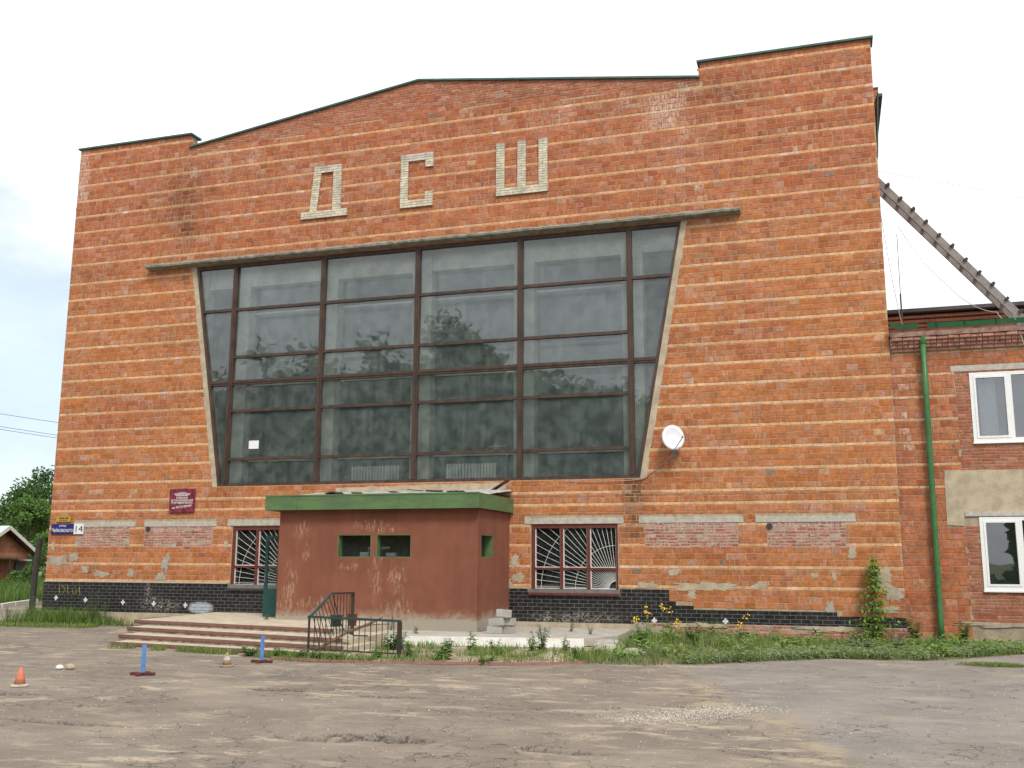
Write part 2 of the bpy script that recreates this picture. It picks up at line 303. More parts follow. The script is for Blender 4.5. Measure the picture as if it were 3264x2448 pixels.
# ------------------------------------------------------------------ mesh builder
class MB:
    def __init__(s): s.v = []; s.f = []; s.c = []
    def add(s, vs, fs, col=None):
        n = len(s.v); s.v += [tuple(p) for p in vs]; s.f += [tuple(i+n for i in f) for f in fs]
        if col is not None: s.c += [col]*len(vs)
    def box(s, x0, x1, y0, y1, z0, z1, col=None):
        s.add([(x0, y0, z0), (x1, y0, z0), (x1, y1, z0), (x0, y1, z0), (x0, y0, z1), (x1, y0, z1), (x1, y1, z1), (x0, y1, z1)],
              [(3, 2, 1, 0), (4, 5, 6, 7), (0, 1, 5, 4), (1, 2, 6, 5), (2, 3, 7, 6), (3, 0, 4, 7)], col)
    def rbox(s, cx, cy, cz, sx, sy, sz, R, col=None, ch=.0):
        vs = []
        for dz in (-1, 1):
            for dx, dy in ((-1, -1), (1, -1), (1, 1), (-1, 1)):
                p = R @ Vector((dx*sx/2, dy*sy/2, dz*sz/2)); vs.append((cx+p.x, cy+p.y, cz+p.z))
        s.add(vs, [(3, 2, 1, 0), (4, 5, 6, 7), (0, 1, 5, 4), (1, 2, 6, 5), (2, 3, 7, 6), (3, 0, 4, 7)], col)
    def bar(s, a, b, w, d=None, upv=(0, 0, 1), col=None):
        a, b = Vector(a), Vector(b); t = (b-a).normalized(); u = Vector(upv)
        if abs(t.dot(u)) > .98: u = Vector((0, 1, 0))
        x = t.cross(u).normalized(); y = x.cross(t).normalized(); d = d or w
        vs = [p + x*i*w/2 + y*j*d/2 for p in (a, b) for i, j in ((-1, -1), (1, -1), (1, 1), (-1, 1))]
        s.add(vs, [(3, 2, 1, 0), (4, 5, 6, 7), (0, 1, 5, 4), (1, 2, 6, 5), (2, 3, 7, 6), (3, 0, 4, 7)], col)
    def tube(s, pts, r, n=8, col=None, cap=True):
        pts = [Vector(p) for p in pts]; rs = r if isinstance(r, (list, tuple)) else [r]*len(pts)
        vs = []; x = None
        for i, p in enumerate(pts):
            t = (pts[min(i+1, len(pts)-1)]-pts[max(i-1, 0)]).normalized()
            if x is None:
                u = Vector((0, 0, 1)) if abs(t.z) < .95 else Vector((0, 1, 0)); x = t.cross(u).normalized()
            x = (x - t*x.dot(t)).normalized(); y = t.cross(x)
            for q in range(n):
                a = 2*PI*q/n; vs.append(p + (x*math.cos(a)+y*math.sin(a))*rs[i])
        fs = [(i*n+q, i*n+(q+1) % n, (i+1)*n+(q+1) % n, (i+1)*n+q) for i in range(len(pts)-1) for q in range(n)]
        if cap: fs += [tuple(range(n-1, -1, -1)), tuple(range((len(pts)-1)*n, len(pts)*n))]
        s.add(vs, fs, col)
    def lathe(s, prof, c=(0, 0, 0), n=20, col=None):
        vs = []; fs = []
        for r, z in prof:
            for q in range(n): a = 2*PI*q/n; vs.append((c[0]+r*math.cos(a), c[1]+r*math.sin(a), c[2]+z))
        m = len(prof)
        for i in range(m-1):
            for q in range(n): fs.append((i*n+q, i*n+(q+1) % n, (i+1)*n+(q+1) % n, (i+1)*n+q))
        if prof[0][0] > 1e-4: fs.append(tuple(range(n-1, -1, -1)))
        if prof[-1][0] > 1e-4: fs.append(tuple(range((m-1)*n, m*n)))
        s.add(vs, fs, col)
    def prism(s, poly, z0, z1, col=None):
        n = len(poly); vs = [(x, y, z0) for x, y in poly]+[(x, y, z1) for x, y in poly]
        s.add(vs, [tuple(range(n-1, -1, -1)), tuple(range(n, 2*n))]+[(i, (i+1) % n, n+(i+1) % n, n+i) for i in range(n)], col)
    def wprism(s, poly, y0, y1, col=None):      # polygon in x,z (counter-clockwise seen from -Y), from y0 (front) to y1
        n = len(poly); vs = [(x, y0, z) for x, z in poly]+[(x, y1, z) for x, z in poly]
        s.add(vs, [tuple(range(n)), tuple(range(2*n-1, n-1, -1))]+[(i, n+i, n+(i+1) % n, (i+1) % n) for i in range(n)], col)
    def build(s, name, mat, parent=None, smooth=False):
        me = bpy.data.meshes.new(name); me.from_pydata(s.v, [], s.f)
        if s.c:
            a = me.color_attributes.new('Col', 'FLOAT_COLOR', 'POINT')
            fl = []
            for c in s.c: fl += (list(c)+[1.0])[:4] if len(c) == 3 else list(c)
            a.data.foreach_set('color', fl)
        me.materials.append(M[mat] if isinstance(mat, str) else mat)
        if smooth: me.polygons.foreach_set('use_smooth', [True]*len(me.polygons))
        me.update(); return obj(name, me, parent)
def obj(name, me, parent=None):
    o = bpy.data.objects.new(name, me); COL.objects.link(o)
    if parent is not None:
        o.parent = parent; o.matrix_parent_inverse = Matrix.Translation(-WLOC[parent.name]) if parent.name in WLOC else Matrix.Identity(4)
    return o
WLOC = {}
def tag(o, label, cat, group=None, kind=None):
    if label: o['label'] = label
    if cat: o['category'] = cat
    if group: o['group'] = group
    if kind: o['kind'] = kind
    return o
def thing(name, label, cat, loc=(0, 0, 0), group=None):
    o = bpy.data.objects.new(name, None); COL.objects.link(o); o.location = loc; o.empty_display_size = .2
    WLOC[o.name] = Vector(loc); return tag(o, label, cat, group)
def struct(o): o['kind'] = 'structure'; return o
def stuff(o): o['kind'] = 'stuff'; return o

def plate(outer, holes, fn, thick, name, mat, parent):
    """flat wall with openings: 2D loops -> fn(u,v,depth) -> 3D"""
    bm = bmesh.new(); edges = []; loops = []
    for lp in [outer]+holes:
        vs = [bm.verts.new(fn(u, v, 0)) for u, v in lp]; loops.append(vs)
        edges += [bm.edges.new((vs[i], vs[(i+1) % len(vs)])) for i in range(len(vs))]
    bmesh.ops.triangle_fill(bm, use_beauty=True, edges=edges)
    r = bmesh.ops.extrude_face_region(bm, geom=list(bm.faces))
    d = Vector(fn(0, 0, thick))-Vector(fn(0, 0, 0))
    bmesh.ops.translate(bm, verts=[g_ for g_ in r['geom'] if isinstance(g_, bmesh.types.BMVert)], vec=d)
    bmesh.ops.recalc_face_normals(bm, faces=list(bm.faces))
    me = bpy.data.meshes.new(name); bm.to_mesh(me); bm.free(); me.materials.append(M[mat]); return obj(name, me, parent)

def text_mesh(txt, size, name, mat, parent, loc, width=None, rot=(PI/2, 0, 0), shear=0., ext=.002, align='CENTER'):
    cu = bpy.data.curves.new('t', 'FONT'); cu.body = txt; cu.size = size; cu.align_x = align; cu.align_y = 'CENTER'; cu.extrude = ext; cu.shear = shear
    to = bpy.data.objects.new('t', cu); COL.objects.link(to)
    bpy.context.view_layer.update()
    me = bpy.data.meshes.new_from_object(to.evaluated_get(bpy.context.evaluated_depsgraph_get()))
    bpy.data.objects.remove(to); bpy.data.curves.remove(cu)
    xs = [v.co.x for v in me.vertices]
    if width and xs: me.transform(Matrix.Diagonal((width/(max(xs)-min(xs)), 1, 1, 1)))
    me.transform(Matrix.Translation(loc) @ Matrix.Rotation(rot[1], 4, 'Y') @ Matrix.Rotation(rot[0], 4, 'X'))
    me.materials.clear(); me.materials.append(M[mat]); me.name = name
    return obj(name, me, parent)

# ================================================================== GROUND
def hole_depth(x, y):
    d = 0
    for cx, cy, rx, ry, dp in ((-6.55, -15.66, .62, .24, .055), (-7.2, -15.95, .5, .13, .04), (-4.35, -15.8, .5, .1, .03), (-9.8, -12.3, .55, .22, .018), (-13.3, -14.1, .8, .22, .05), (-7.9, -12.5, .6, .15, .02), (-10.6, -15.9, 1., .12, .03), (-4.1, -7.0, 1.0, .12, .03)):
        q = math.hypot((x-cx)/rx, (y-cy)/ry) + .35*noise.noise((x*3, y*3, 1)) + .2*noise.noise((x*11, y*11, 4))
        if q < 1: d = max(d, 1.7*dp*min(1, (1-q)*5))
    return d
def gz(x, y): return .012+.018*noise.noise((x*.35, y*.35, 0))+.01*noise.noise((x*1.1, y*1.1, 5))
m = MB(); m.add([(-900, -900, -.25), (900, -900, -.25), (900, 1500, -.25), (-900, 1500, -.25)], [(0, 1, 2, 3)])
struct(m.build('ground', 'meadow_ground'))
m = MB()
def steps_(*segs):
    out = []
    for a, b, d in segs: n_ = max(1, round((b-a)/d)); out += [a+(b-a)*q/n_ for q in range(n_)]
    return out+[segs[-1][1]]
xs_ = steps_((-44, -18, .25), (-18, 3, .06), (3, 16, .2)); ys_ = steps_((-30, -18.5, .3), (-18.5, -6, .05), (-6, 9, .14)); nx, ny = len(xs_)-1, len(ys_)-1
for y in ys_:
    for x in xs_:
        hd = hole_depth(x, y); m.v.append((x, y, gz(x, y)-hd)); m.c.append((min(1, hd*45), 0, 0))
m.f = [(j*(nx+1)+i, j*(nx+1)+i+1, (j+1)*(nx+1)+i+1, (j+1)*(nx+1)+i) for j in range(ny) for i in range(nx)]
struct(m.build('asphalt_yard', 'asphalt', smooth=True))
# loose stones on the yard
m = MB(); r = random.Random(3)
def pebble(m, x, y, z, s, col):
    vs = [(x+s*r.uniform(.6, 1)*dx, y+s*r.uniform(.6, 1)*dy, z+s*.55*dz) for dx, dy, dz in ((1, 0, 0), (0, 1, 0), (-1, 0, 0), (0, -1, 0), (.2, .1, 1), (0, 0, -.6))]
    m.add(vs, [(0, 1, 4), (1, 2, 4), (2, 3, 4), (3, 0, 4), (1, 0, 5), (2, 1, 5), (3, 2, 5), (0, 3, 5)], col)
for i in range(3800):
    if i < 2600:
        t = r.random(); x = -2.7-1.3*t+r.gauss(0, .28)-.1; y = -12.0-1.6*t+r.gauss(0, .22)
        s = r.uniform(.006, .015)
    else:
        x = r.uniform(-17, 3); y = r.uniform(-17, -7); s = r.uniform(.006, .016)
    g_ = r.uniform(.36, .58) if i < 2600 else r.uniform(.4, .65); pebble(m, x, y, gz(x, y)-hole_depth(x, y)+.003, s, (g_, g_*.9, g_*.76))
stuff(tag(m.build('gravel', 'stone'), 'pale loose gravel spilled along the broken asphalt seam', 'gravel'))
for nm, xx, yy, sx_, sy_, sz_, mt, lb in (('stone', -14.71, -11.06, .10, .07, .05, 'plaster', 'ochre stone lying on the yard behind the orange cone'), ('stone', -14.88, -11.12, .08, .06, .04, 'white_paint', 'white stone beside the ochre one on the yard')):
    m = MB(); vs = []; R_ = random.Random(int(xx*100))
    m.lathe([(.3, 0), (.9, .15), (1, .4), (.75, .8), (.3, 1), (0, 1.02)], n=9)
    m.v = [(xx+v[0]*sx_*(1+.2*noise.noise(Vector(v)*2)), yy+v[1]*sy_, gz(xx, yy)+v[2]*sz_*2) for v in m.v]
    tag(m.build(nm, mt), lb, 'stone')

# ================================================================== SPORTS HALL
hall = thing('sports_hall', 'large orange brick sports hall with huge trapezoid window and cream stripes', 'building', (-12.7, 0, 0))
S = [1.3, 1.805, 2.365, 2.89, 3.437, 3.764, 4.314, 4.862, 5.43, 5.993, 6.55, 7.099, 7.644, 8.195, 8.729, 9.278, 9.823, 10.373, 10.918, 11.578, 12.153, 12.708, 13.262, 13.809, 14.368, 14.914, 15.471]
XL = -25.4
PY, GE, RI, RX = 15.72, 15.26, 16.42, -12.97
def roofz(x):
    if x < -21.04 or x > -4.49: return PY
    return GE+(RI-GE)*(1-abs(x-RX)/(8.07 if x < RX else 8.48))
WT, WB = 11.12, 4.13
def wl(z): return -19.30-(z-WB)/(WT-WB)*1.2     # left edge of window frame
def wr(z): return -6.38+(z-WB)/(WT-WB)*1.26
LINT = [(-24.45, -22.14), (-21.8, -19.24), (-18.86, -15.7), (-9.57, -6.84), (-6.43, -3.74), (-3.44, -1.03)]
INF = [(-24.32, -22.34), (-21.82+.02, -19.36), (-6.26, -3.89), (-3.17, -1.27)]
LW = [(-18.68, -16.3), (-9.38, -7.0)]; LWZ = (1.12, 2.93)
def tile_top(x):
    if x < -5.68: return 1.24 if x < -12 else 1.215
    return .98 if x < -5.5 else .87 if x < -5.06 else .76 if x < -4.72 else .70 if x < -1.58 else .59
outer = [(XL, 0), (0, 0), (0, PY), (-4.49, PY), (-4.49, GE), (RX, RI), (-21.04, GE), (-21.04, PY), (XL, PY)]
holes = [[(wl(WB), WB), (wr(WB), WB), (wr(WT), WT), (wl(WT), WT)]]+[[(a, LWZ[0]), (b, LWZ[0]), (b, LWZ[1]), (a, LWZ[1])] for a, b in LW]
plate(outer, holes, lambda u, v, d: (u, .0075+d, v), .3865, 'wall', 'mortar', hall)
# body of the hall behind the front
m = MB(); m.box(XL+.01, XL+.4, .395, 24, 0, 14.2); m.build('side_wall', 'brick_side', hall)
m = MB(); m.box(-.4, -.01, .395, 24, 0, 14.2); m.build('side_wall', 'brick_side', hall)
m = MB(); m.box(XL+.401, -.401, 23.6, 24, 0, 14.2); m.build('rear_wall', 'brick_far', hall)
m = MB(); m.wprism([(XL-.25, 14.2), (.25, 14.2), (.25, 14.28), (RX, 15.7), (XL-.25, 14.28)], .42, 24.2); m.build('roof', 'roof_dark', hall)
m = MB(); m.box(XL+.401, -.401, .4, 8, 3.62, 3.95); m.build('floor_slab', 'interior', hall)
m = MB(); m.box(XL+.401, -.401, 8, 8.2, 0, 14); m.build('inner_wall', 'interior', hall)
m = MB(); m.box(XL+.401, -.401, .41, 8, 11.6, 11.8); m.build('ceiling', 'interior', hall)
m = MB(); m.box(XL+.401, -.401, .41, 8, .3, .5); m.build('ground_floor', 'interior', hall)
# eave corbels at the two shoulders
for sx_, xb, zt in ((1, 0, 14.35), (-1, XL, 13.75)):
    m = MB()
    for i in range(4): m.box(*sorted((xb-sx_*.02, xb+sx_*(.03+.03*i))), .12, .9, zt-.42+.085*i, zt-.42+.085*(i+1)-.004)
    m.build('corbel', 'brick_far', hall)
m = MB(); m.wprism([(.02, 12.5), (.045, 12.5), (.15, 14.42), (-.02, 14.42), (-.02, 14.38), (.12, 14.38)], .3, .55); m.build('gutter_board', 'coping_green', hall)

# --- brick colours
PAL_L = [(.485, .166, .050), (.46, .148, .046), (.51, .186, .062), (.44, .134, .045), (.485, .176, .070), (.475, .17, .078)]
PAL_U = [(.44, .135, .056), (.41, .117, .050), (.465, .152, .064), (.385, .104, .050), (.45, .162, .082), (.35, .094, .054)]
PAL_C = [(.70, .39, .195), (.69, .375, .18), (.71, .405, .21), (.68, .36, .17), (.71, .42, .235)]
MEAN_L = (.485, .170, .056); MEAN_U = (.445, .138, .060)
def bcol(x, z, kind, r):
    n1 = noise.noise((x*.45, z*.7, 3)); n2 = noise.noise((x*1.7, z*3.1, 9))
    upm = 1/(1+math.exp(-(z-10.9+1.6*n1)*1.5)); upm = max(upm, .75*max(0, min(1, (n1-.1)*3)))
    if kind == 'c':
        c = r.choice(PAL_C); c = tuple(a*(1-.10*upm*b) for a, b in zip(c, (.5, 1.6, 2)))
        if r.random() < .03: c = (.68, .45, .33)
    else:
        c = r.choice(PAL_U if r.random() < upm*.9 else PAL_L)
        mn = tuple(MEAN_L[i]*(1-upm)+MEAN_U[i]*upm for i in range(3)); c = tuple(c[i]*.52+mn[i]*.48 for i in range(3))
        rowd = .96+.09*noise.noise((x*.25, z*6.5, 55)); c = tuple(v*rowd for v in c)
        q = r.random()
        if q < .002: c = (.27, .16, .115)
        elif q < .006: c = (.52, .28, .15)
        elif n2 > .42 and q < .5: c = (.46, .20, .12)
        elif n2 < -.5 and q < .6: c = tuple(v*.82 for v in c)
        if kind == 'r': c = (c[0]*.95, c[1]*.95, c[2]*1.15)
    a = max(0, r.gauss(.08, .14)) + max(0, n2-.2)*.5
    # lime runs below the right step, and along the foot of the gable
    s_ = .9*(math.exp(-((x+5.0)/.13)**2)+.7*math.exp(-((x+4.62)/.06)**2)+.5*math.exp(-((x+5.35)/.08)**2))*(.3+.7*max(0, min(1, (z-10.8)/3.2)))*(.55+.9*noise.noise((x*3, z*1.3, 71))) if 10.9 < z < 15.2 else 0
    s_ += .9*math.exp(-((x+5.6)/.5)**2)*(1 if 13.9 < z < 14.9 else 0)
    s_ += .75*max(0, noise.noise((x*1.6, z*1.2, 20))+.1)*(1 if -9.6 < x < -5 and 14.2 < z < 15.1 else 0)
    s_ += .8*max(0, noise.noise((x*1.1, z*2, 31))+.2)*(1 if -21 < x < -18.5 and 14.1 < z < 14.95 else 0)
    s_ += .9*math.exp(-((x+25.25)/.22)**2)*(1 if 13.9 < z < 15.7 else 0)
    a = min(1, a+s_)
    d = 1-.38*math.exp(-((x+21.1)/.85)**2-((z-13.3)/1.4)**2) - .3*math.exp(-((x+20.9)/.4)**2-((z-12.35)/.22)**2)
    d *= 1-.3*math.exp(-((x+4.0)/1.1)**2-((z-14.6)/.5)**2)
    d *= 1-.22*max(0, noise.noise((x*.35, z*1.1, 91)))-.12*max(0, noise.noise((x*.15, z*3.2, 95)))
    d *= 1-.5*math.exp(-((x+6.55)/.25)**2)*(1 if 2.6 < z < 4.1 else 0) - .25*math.exp(-((x+6.55)/.6)**2-((z-3.8)/.3)**2)
    d *= 1-.3*math.exp(-((x+19.)/.5)**2-((z-3.85)/.3)**2)
    k_ = d*r.uniform(.92, 1.06)
    return (c[0]*k_, c[1]*k_, c[2]*k_, a)
def subtract(iv, a, b):
    out = []
    for p, q in iv:
        if b <= p or a >= q: out.append((p, q)); continue
        if a > p: out.append((p, a))
        if b < q: out.append((b, q))
    return out
BR = []   # (x0,x1,z0,z1,kind)
courses = []
for i in range(26):
    a, b = S[i]+.044, S[i+1]-.044
    pat = {3: 'rhrs', 4: 'hr', 18: 'hshs'}.get(i, 'hss')
    un = (b-a)/sum(.5 if q == 'r' else 1 for q in pat); z = a
    courses.append((S[i]-.042, S[i]+.042, 'c'))
    for q in pat:
        hh = un*(.5 if q == 'r' else 1); courses.append((z, z+hh, q)); z += hh
courses.append((S[26]-.044, S[26]+.044, 'c')); courses.append((S[26]+.044, 15.664, 'h')); courses.append((15.664, 15.72, 'r'))
for i in range(5): courses.append((.476+i*.156, .476+(i+1)*.156, 's'))
def gable_band(x):
    if x < -21.04 or x > -4.49: return 0
    t = 1-abs(x-RX)/8.3; return .28+.72*t
br = random.Random(11)
JO = .0078
def fill(iv, z0, z1, kind, r, test=None, out=BR, jit=.004):
    w = {'c': .26, 's': .26, 'r': .26, 'h': .13}[kind]; off = r.random()*w
    for p, q in iv:
        n0 = math.floor((p-off)/w)-1
        x = off+n0*w
        while x < q:
            a, b = max(x+.0055+r.uniform(-jit, jit), p+.004), min(x+w-.0055+r.uniform(-jit, jit), q-.004); x += w
            if b-a < .035: continue
            if test and not test((a+b)/2, (z0+z1)/2): continue
            out.append((a, b, z0+JO+r.uniform(-.002, .002), z1-JO+r.uniform(-.002, .002), kind))
for z0, z1, kd in courses:
    zm = (z0+z1)/2; iv = [(XL, 0)]
    if WB-.02 < zm < WT+.03: iv = subtract(iv, wl(zm)-.14, wr(zm)+.14)
    if 2.95 < zm < 3.11:
        for a, b in LINT: iv = subtract(iv, a, b)
    if 2.26 < zm < 2.96:
        for a, b in INF: iv = subtract(iv, a, b)
    if LWZ[0]-.03 < zm < LWZ[1]+.02:
        for a, b in LW: iv = subtract(iv, a-.02, b+.02)
    if zm < 3.6: iv = subtract(iv, -15.4, -10.15)
    if zm < 1.25: iv = subtract(iv, XL, -5.68)
    if zm > PY-.5: iv = [(XL, -21.04), (-4.49, 0)] if zm > RI else iv
    fill(iv, z0, z1, kd, br, lambda x, z: (z < roofz(x)-gable_band(x)) and z > tile_top(x)+.03)
z = 14.30
while z < RI:
    fill([(-21.03, -4.5)], z, z+.0775, 'r', br, lambda x, z: roofz(x)-gable_band(x) <= z+.02 and z < roofz(x)-.02)
    z += .0775
BR = [(a, b, c, min(d, roofz((a+b)/2)-.004), kd) for a, b, c, d, kd in BR if c < roofz((a+b)/2)-.03]
def add_brick(m, x0, x1, z0, z1, yf, col, yb=.016, ch=.005, tilt=0):
    m.add([(x0, yb, z0), (x1, yb, z0), (x1, yb, z1), (x0, yb, z1), (x0, yf+ch, z0), (x1, yf+ch, z0), (x1, yf+ch, z1), (x0, yf+ch, z1),
           (x0+ch, yf-tilt, z0+ch), (x1-ch, yf+tilt, z0+ch), (x1-ch, yf+tilt, z1-ch), (x0+ch, yf-tilt, z1-ch)],
          [(8, 9, 10, 11), (4, 5, 9, 8), (5, 6, 10, 9), (6, 7, 11, 10), (7, 4, 8, 11), (0, 1, 5, 4), (1, 2, 6, 5), (2, 3, 7, 6), (3, 0, 4, 7)], col)
ub = MB(); add_brick(ub, -.5, .5, -.5, .5, 0, None, yb=.02, ch=.02)
def unit_mesh(mat, nm='brick'):
    u = MB(); u.add(ub.v, ub.f)
    u.v = [(x, (y if y > 0 else y), z) for x, y, z in u.v]
    me = bpy.data.meshes.new(nm); me.from_pydata(u.v, [], u.f); me.materials.append(M[mat]); return me
# a shared brick mesh: unit width and height, 16 mm deep, with thin chamfers
def shared_brick(mat, nm, cw, chh):
    me = bpy.data.meshes.new(nm)
    vs = [(-.5, .016, -.5), (.5, .016, -.5), (.5, .016, .5), (-.5, .016, .5), (-.5, .005, -.5), (.5, .005, -.5), (.5, .005, .5), (-.5, .005, .5), (-.5+cw, 0, -.5+chh), (.5-cw, 0, -.5+chh), (.5-cw, 0, .5-chh), (-.5+cw, 0, .5-chh)]
    me.from_pydata(vs, [], [(8, 9, 10, 11), (4, 5, 9, 8), (5, 6, 10, 9), (6, 7, 11, 10), (7, 4, 8, 11), (0, 1, 5, 4), (1, 2, 6, 5), (2, 3, 7, 6), (3, 0, 4, 7)])
    me.materials.append(M[mat]); return me
SB = shared_brick('brick_one', 'brick', .02, .033)
def emit_bricks(L, parent, colf, r, base_y=0., limit=300, name='brick', mname='brick', score=None):
    sc = score or (lambda b: (b[1]-b[0])*(b[3]-b[2])/((((b[0]+b[1])/2-CAMPOS.x)**2+CAMPOS.y**2+((b[2]+b[3])/2-CAMPOS.z)**2)**1.0))
    idx = sorted(range(len(L)), key=lambda i: -sc(L[i])); big = set(idx[:limit]); m = MB()
    for i, (a, b, c, d, kd) in enumerate(L):
        col = colf((a+b)/2, (c+d)/2, kd, r); yf = base_y+r.uniform(-.0035, .004)
        if i in big:
            o = bpy.data.objects.new(name, SB); COL.objects.link(o); o.parent = parent
            o.matrix_parent_inverse = Matrix.Translation(-WLOC[parent.name]) if parent.name in WLOC else Matrix.Identity(4)
            o.location = ((a+b)/2, yf, (c+d)/2); o.scale = (b-a, 1, d-c); o.color = col
        else: add_brick(m, a, b, c, d, yf, col, yb=base_y+.016, tilt=r.uniform(-.001, .001))
    if m.v: stuff(m.build(mname, 'brick', parent))
emit_bricks(BR, hall, bcol, br)
# bricked-up windows (rough red single bricks)
inf = []
for a, b in INF:
    z = 2.27
    while z < 2.93:
        fill([(a, b)], z, z+.076, 'r', br, out=inf, jit=.012); z += .076
def icol(x, z, kd, r):
    c = r.choice([(.40, .115, .075), (.36, .10, .065), (.43, .14, .095), (.31, .085, .06)]); k_ = r.uniform(.85, 1.1); return (c[0]*k_, c[1]*k_, c[2]*k_, min(1, max(.1, r.gauss(.45, .25)) + (.5 if z > 2.8 else 0)))
m = MB(); ir = random.Random(5)
for a, b, c, d, kd in inf: add_brick(m, a+ir.uniform(0, .01), b-ir.uniform(0, .01), c+ir.uniform(0, .008), d-ir.uniform(0, .01), .009+ir.uniform(-.006, .005), icol((a+b)/2, c, kd, ir), yb=.03, ch=.006)
for a, b in INF: m2 = MB(); m2.box(a-.01, b+.01, .0055, .0072, 2.25, 2.95); m2.build('infill_mortar', 'mortar_grey', hall)
m.v = [(x, y-.008, z) for x, y, z in m.v]; stuff(m.build('infill_brick', 'brick', hall))
# lintels
for i, (a, b) in enumerate(LINT):
    m = MB(); z0 = 2.945+rnd.uniform(-.01, .01)
    m.box(a, b, -.012, .3, z0, z0+.158); m.build('lintel', 'lintel', hall)
# thin green coping
def cop(p, q, name='coping'):
    m = MB(); (xa, za), (xb, zb) = p, q
    vs = [(xa, -.07, za-.05), (xb, -.07, zb-.05), (xb, .5, zb-.05), (xa, .5, za-.05), (xa, -.07, za+.005), (xb, -.07, zb+.005), (xb, .5, zb+.02), (xa, .5, za+.02)]
    m.add(vs, [(3, 2, 1, 0), (4, 5, 6, 7), (0, 1, 5, 4), (1, 2, 6, 5), (2, 3, 7, 6), (3, 0, 4, 7)]); m.build(name, 'coping_green', hall)
cop((XL-.06, PY), (-20.96, PY)); cop((-4.57, PY), (.07, PY)); cop((-21.03, GE), (RX, RI)); cop((RX, RI), (-4.50, GE))
# concrete ledge above the big window, rough edged
m = MB(); n = 150; r = random.Random(2); rows = []
for i in range(n+1):
    x = -22.25+(22.25-3.52)*i/n; d = .27+.02*noise.noise((x*1.2, 0, 0))+r.uniform(-.012, .012); h = .10+.018*noise.noise((x*2, 4, 0))+r.uniform(-.01, .01)
    rows.append([(x, .02, 11.14), (x, -d, 11.17+r.uniform(-.006, .006)), (x, -d-.012, 11.17+h*.55), (x, -d+.03, 11.17+h), (x, .02, 11.19+h)])
for rw in rows: m.v += rw
for i in range(n):
    for q in range(4): m.f.append((i*5+q, i*5+q+1, (i+1)*5+q+1, (i+1)*5+q))
m.f += [tuple(range(5)), tuple(n*5+q for q in (4, 3, 2, 1, 0))]; m.build('ledge', 'concrete_dark', hall)
# plaster strips along the slanted sides, ragged outer edge
for sgn, fx in ((-1, wl), (1, wr)):
    inner = []; outr = []; N = 60
    for i in range(N+1):
        z = WB-.02+(WT-WB+.02)*i/N; inner.append((fx(z)+sgn*.002, z)); outr.append((fx(z)+sgn*(.17+.05*noise.noise((z*2.2, sgn*3, 0))+.02*noise.noise((z*9, sgn, 7))), z))
    m = MB()
    for i in range(N):
        q = [inner[i], outr[i], outr[i+1], inner[i+1]]
        if sgn < 0: q = q[::-1]
        m.wprism(q, -.004-.0005*(i % 2), .007)
    m.build('reveal_plaster', 'plaster', hall)
# --- the big window
MULX = [-19.05, -15.98, -12.88, -9.72, -6.58]
m = MB()
fw = .075
m.wprism([(wl(WB), WB), (wl(WB)+fw+.02, WB), (wl(WT)+fw, WT), (wl(WT), WT)], .01, .14)
m.wprism([(wr(WB)-fw-.02, WB), (wr(WB), WB), (wr(WT), WT), (wr(WT)-fw, WT)], .01, .14)
m.box(wl(WT)+fw, wr(WT)-fw, .012, .14, WT-.11, WT); m.box(wl(WB)+fw+.02, wr(WB)-fw-.02, .005, .14, WB, WB+.09)
bigwin = m.build('window', 'frame_brown', hall)
for x in MULX:
    m = MB(); m.box(x-.075, x+.075, -.005, .135, WB+.09, WT-.11); m.box(x-.022, x+.022, -.03, -.006, WB+.09, WT-.11); m.build('mullion', 'frame_brown', bigwin)
ZS_S = [WB+.05, 7.31, 9.63, WT-.05]; ZS_M = [WB+.05, 4.95, 6.43, 7.31, 8.12, 9.63, WT-.05]
prr = random.Random(21)
for bay in range(6):
    zs = ZS_S if bay in (0, 5) else ZS_M
    xa = (lambda z: wl(z)+fw) if bay == 0 else (lambda z, v=MULX[bay-1]+.075: v)
    xb = (lambda z: wr(z)-fw) if bay == 5 else (lambda z, v=MULX[bay]-.075 if bay < 5 else 0: v)
    for j in range(len(zs)-1):
        z0, z1 = zs[j], zs[j+1]
        if j > 0:
            w = .075 if abs(z0-7.31) < .01 else .042
            m = MB(); m.wprism([(xa(z0-w), z0-w), (xb(z0-w), z0-w), (xb(z0+w), z0+w), (xa(z0+w), z0+w)], .018, .13)
            if w > .05: m.wprism([(xa(z0), z0-.012), (xb(z0), z0-.012), (xb(z0), z0+.012), (xa(z0), z0+.012)], -.004, .0175)
            m.build('transom', 'frame_brown', bigwin)
        tx, tz = prr.gauss(0, .0042), prr.gauss(0, .0042); cx = (xa(z0)+xb(z0))/2; cz = (z0+z1)/2
        m = MB(); P4 = [(xa(z0), z0), (xb(z0), z0), (xb(z1), z1), (xa(z1), z1)]
        m.add([(x, .085+(x-cx)*tx+(z-cz)*tz, z) for x, z in P4], [(0, 1, 2, 3)]); m.build('pane', 'glass', bigwin)
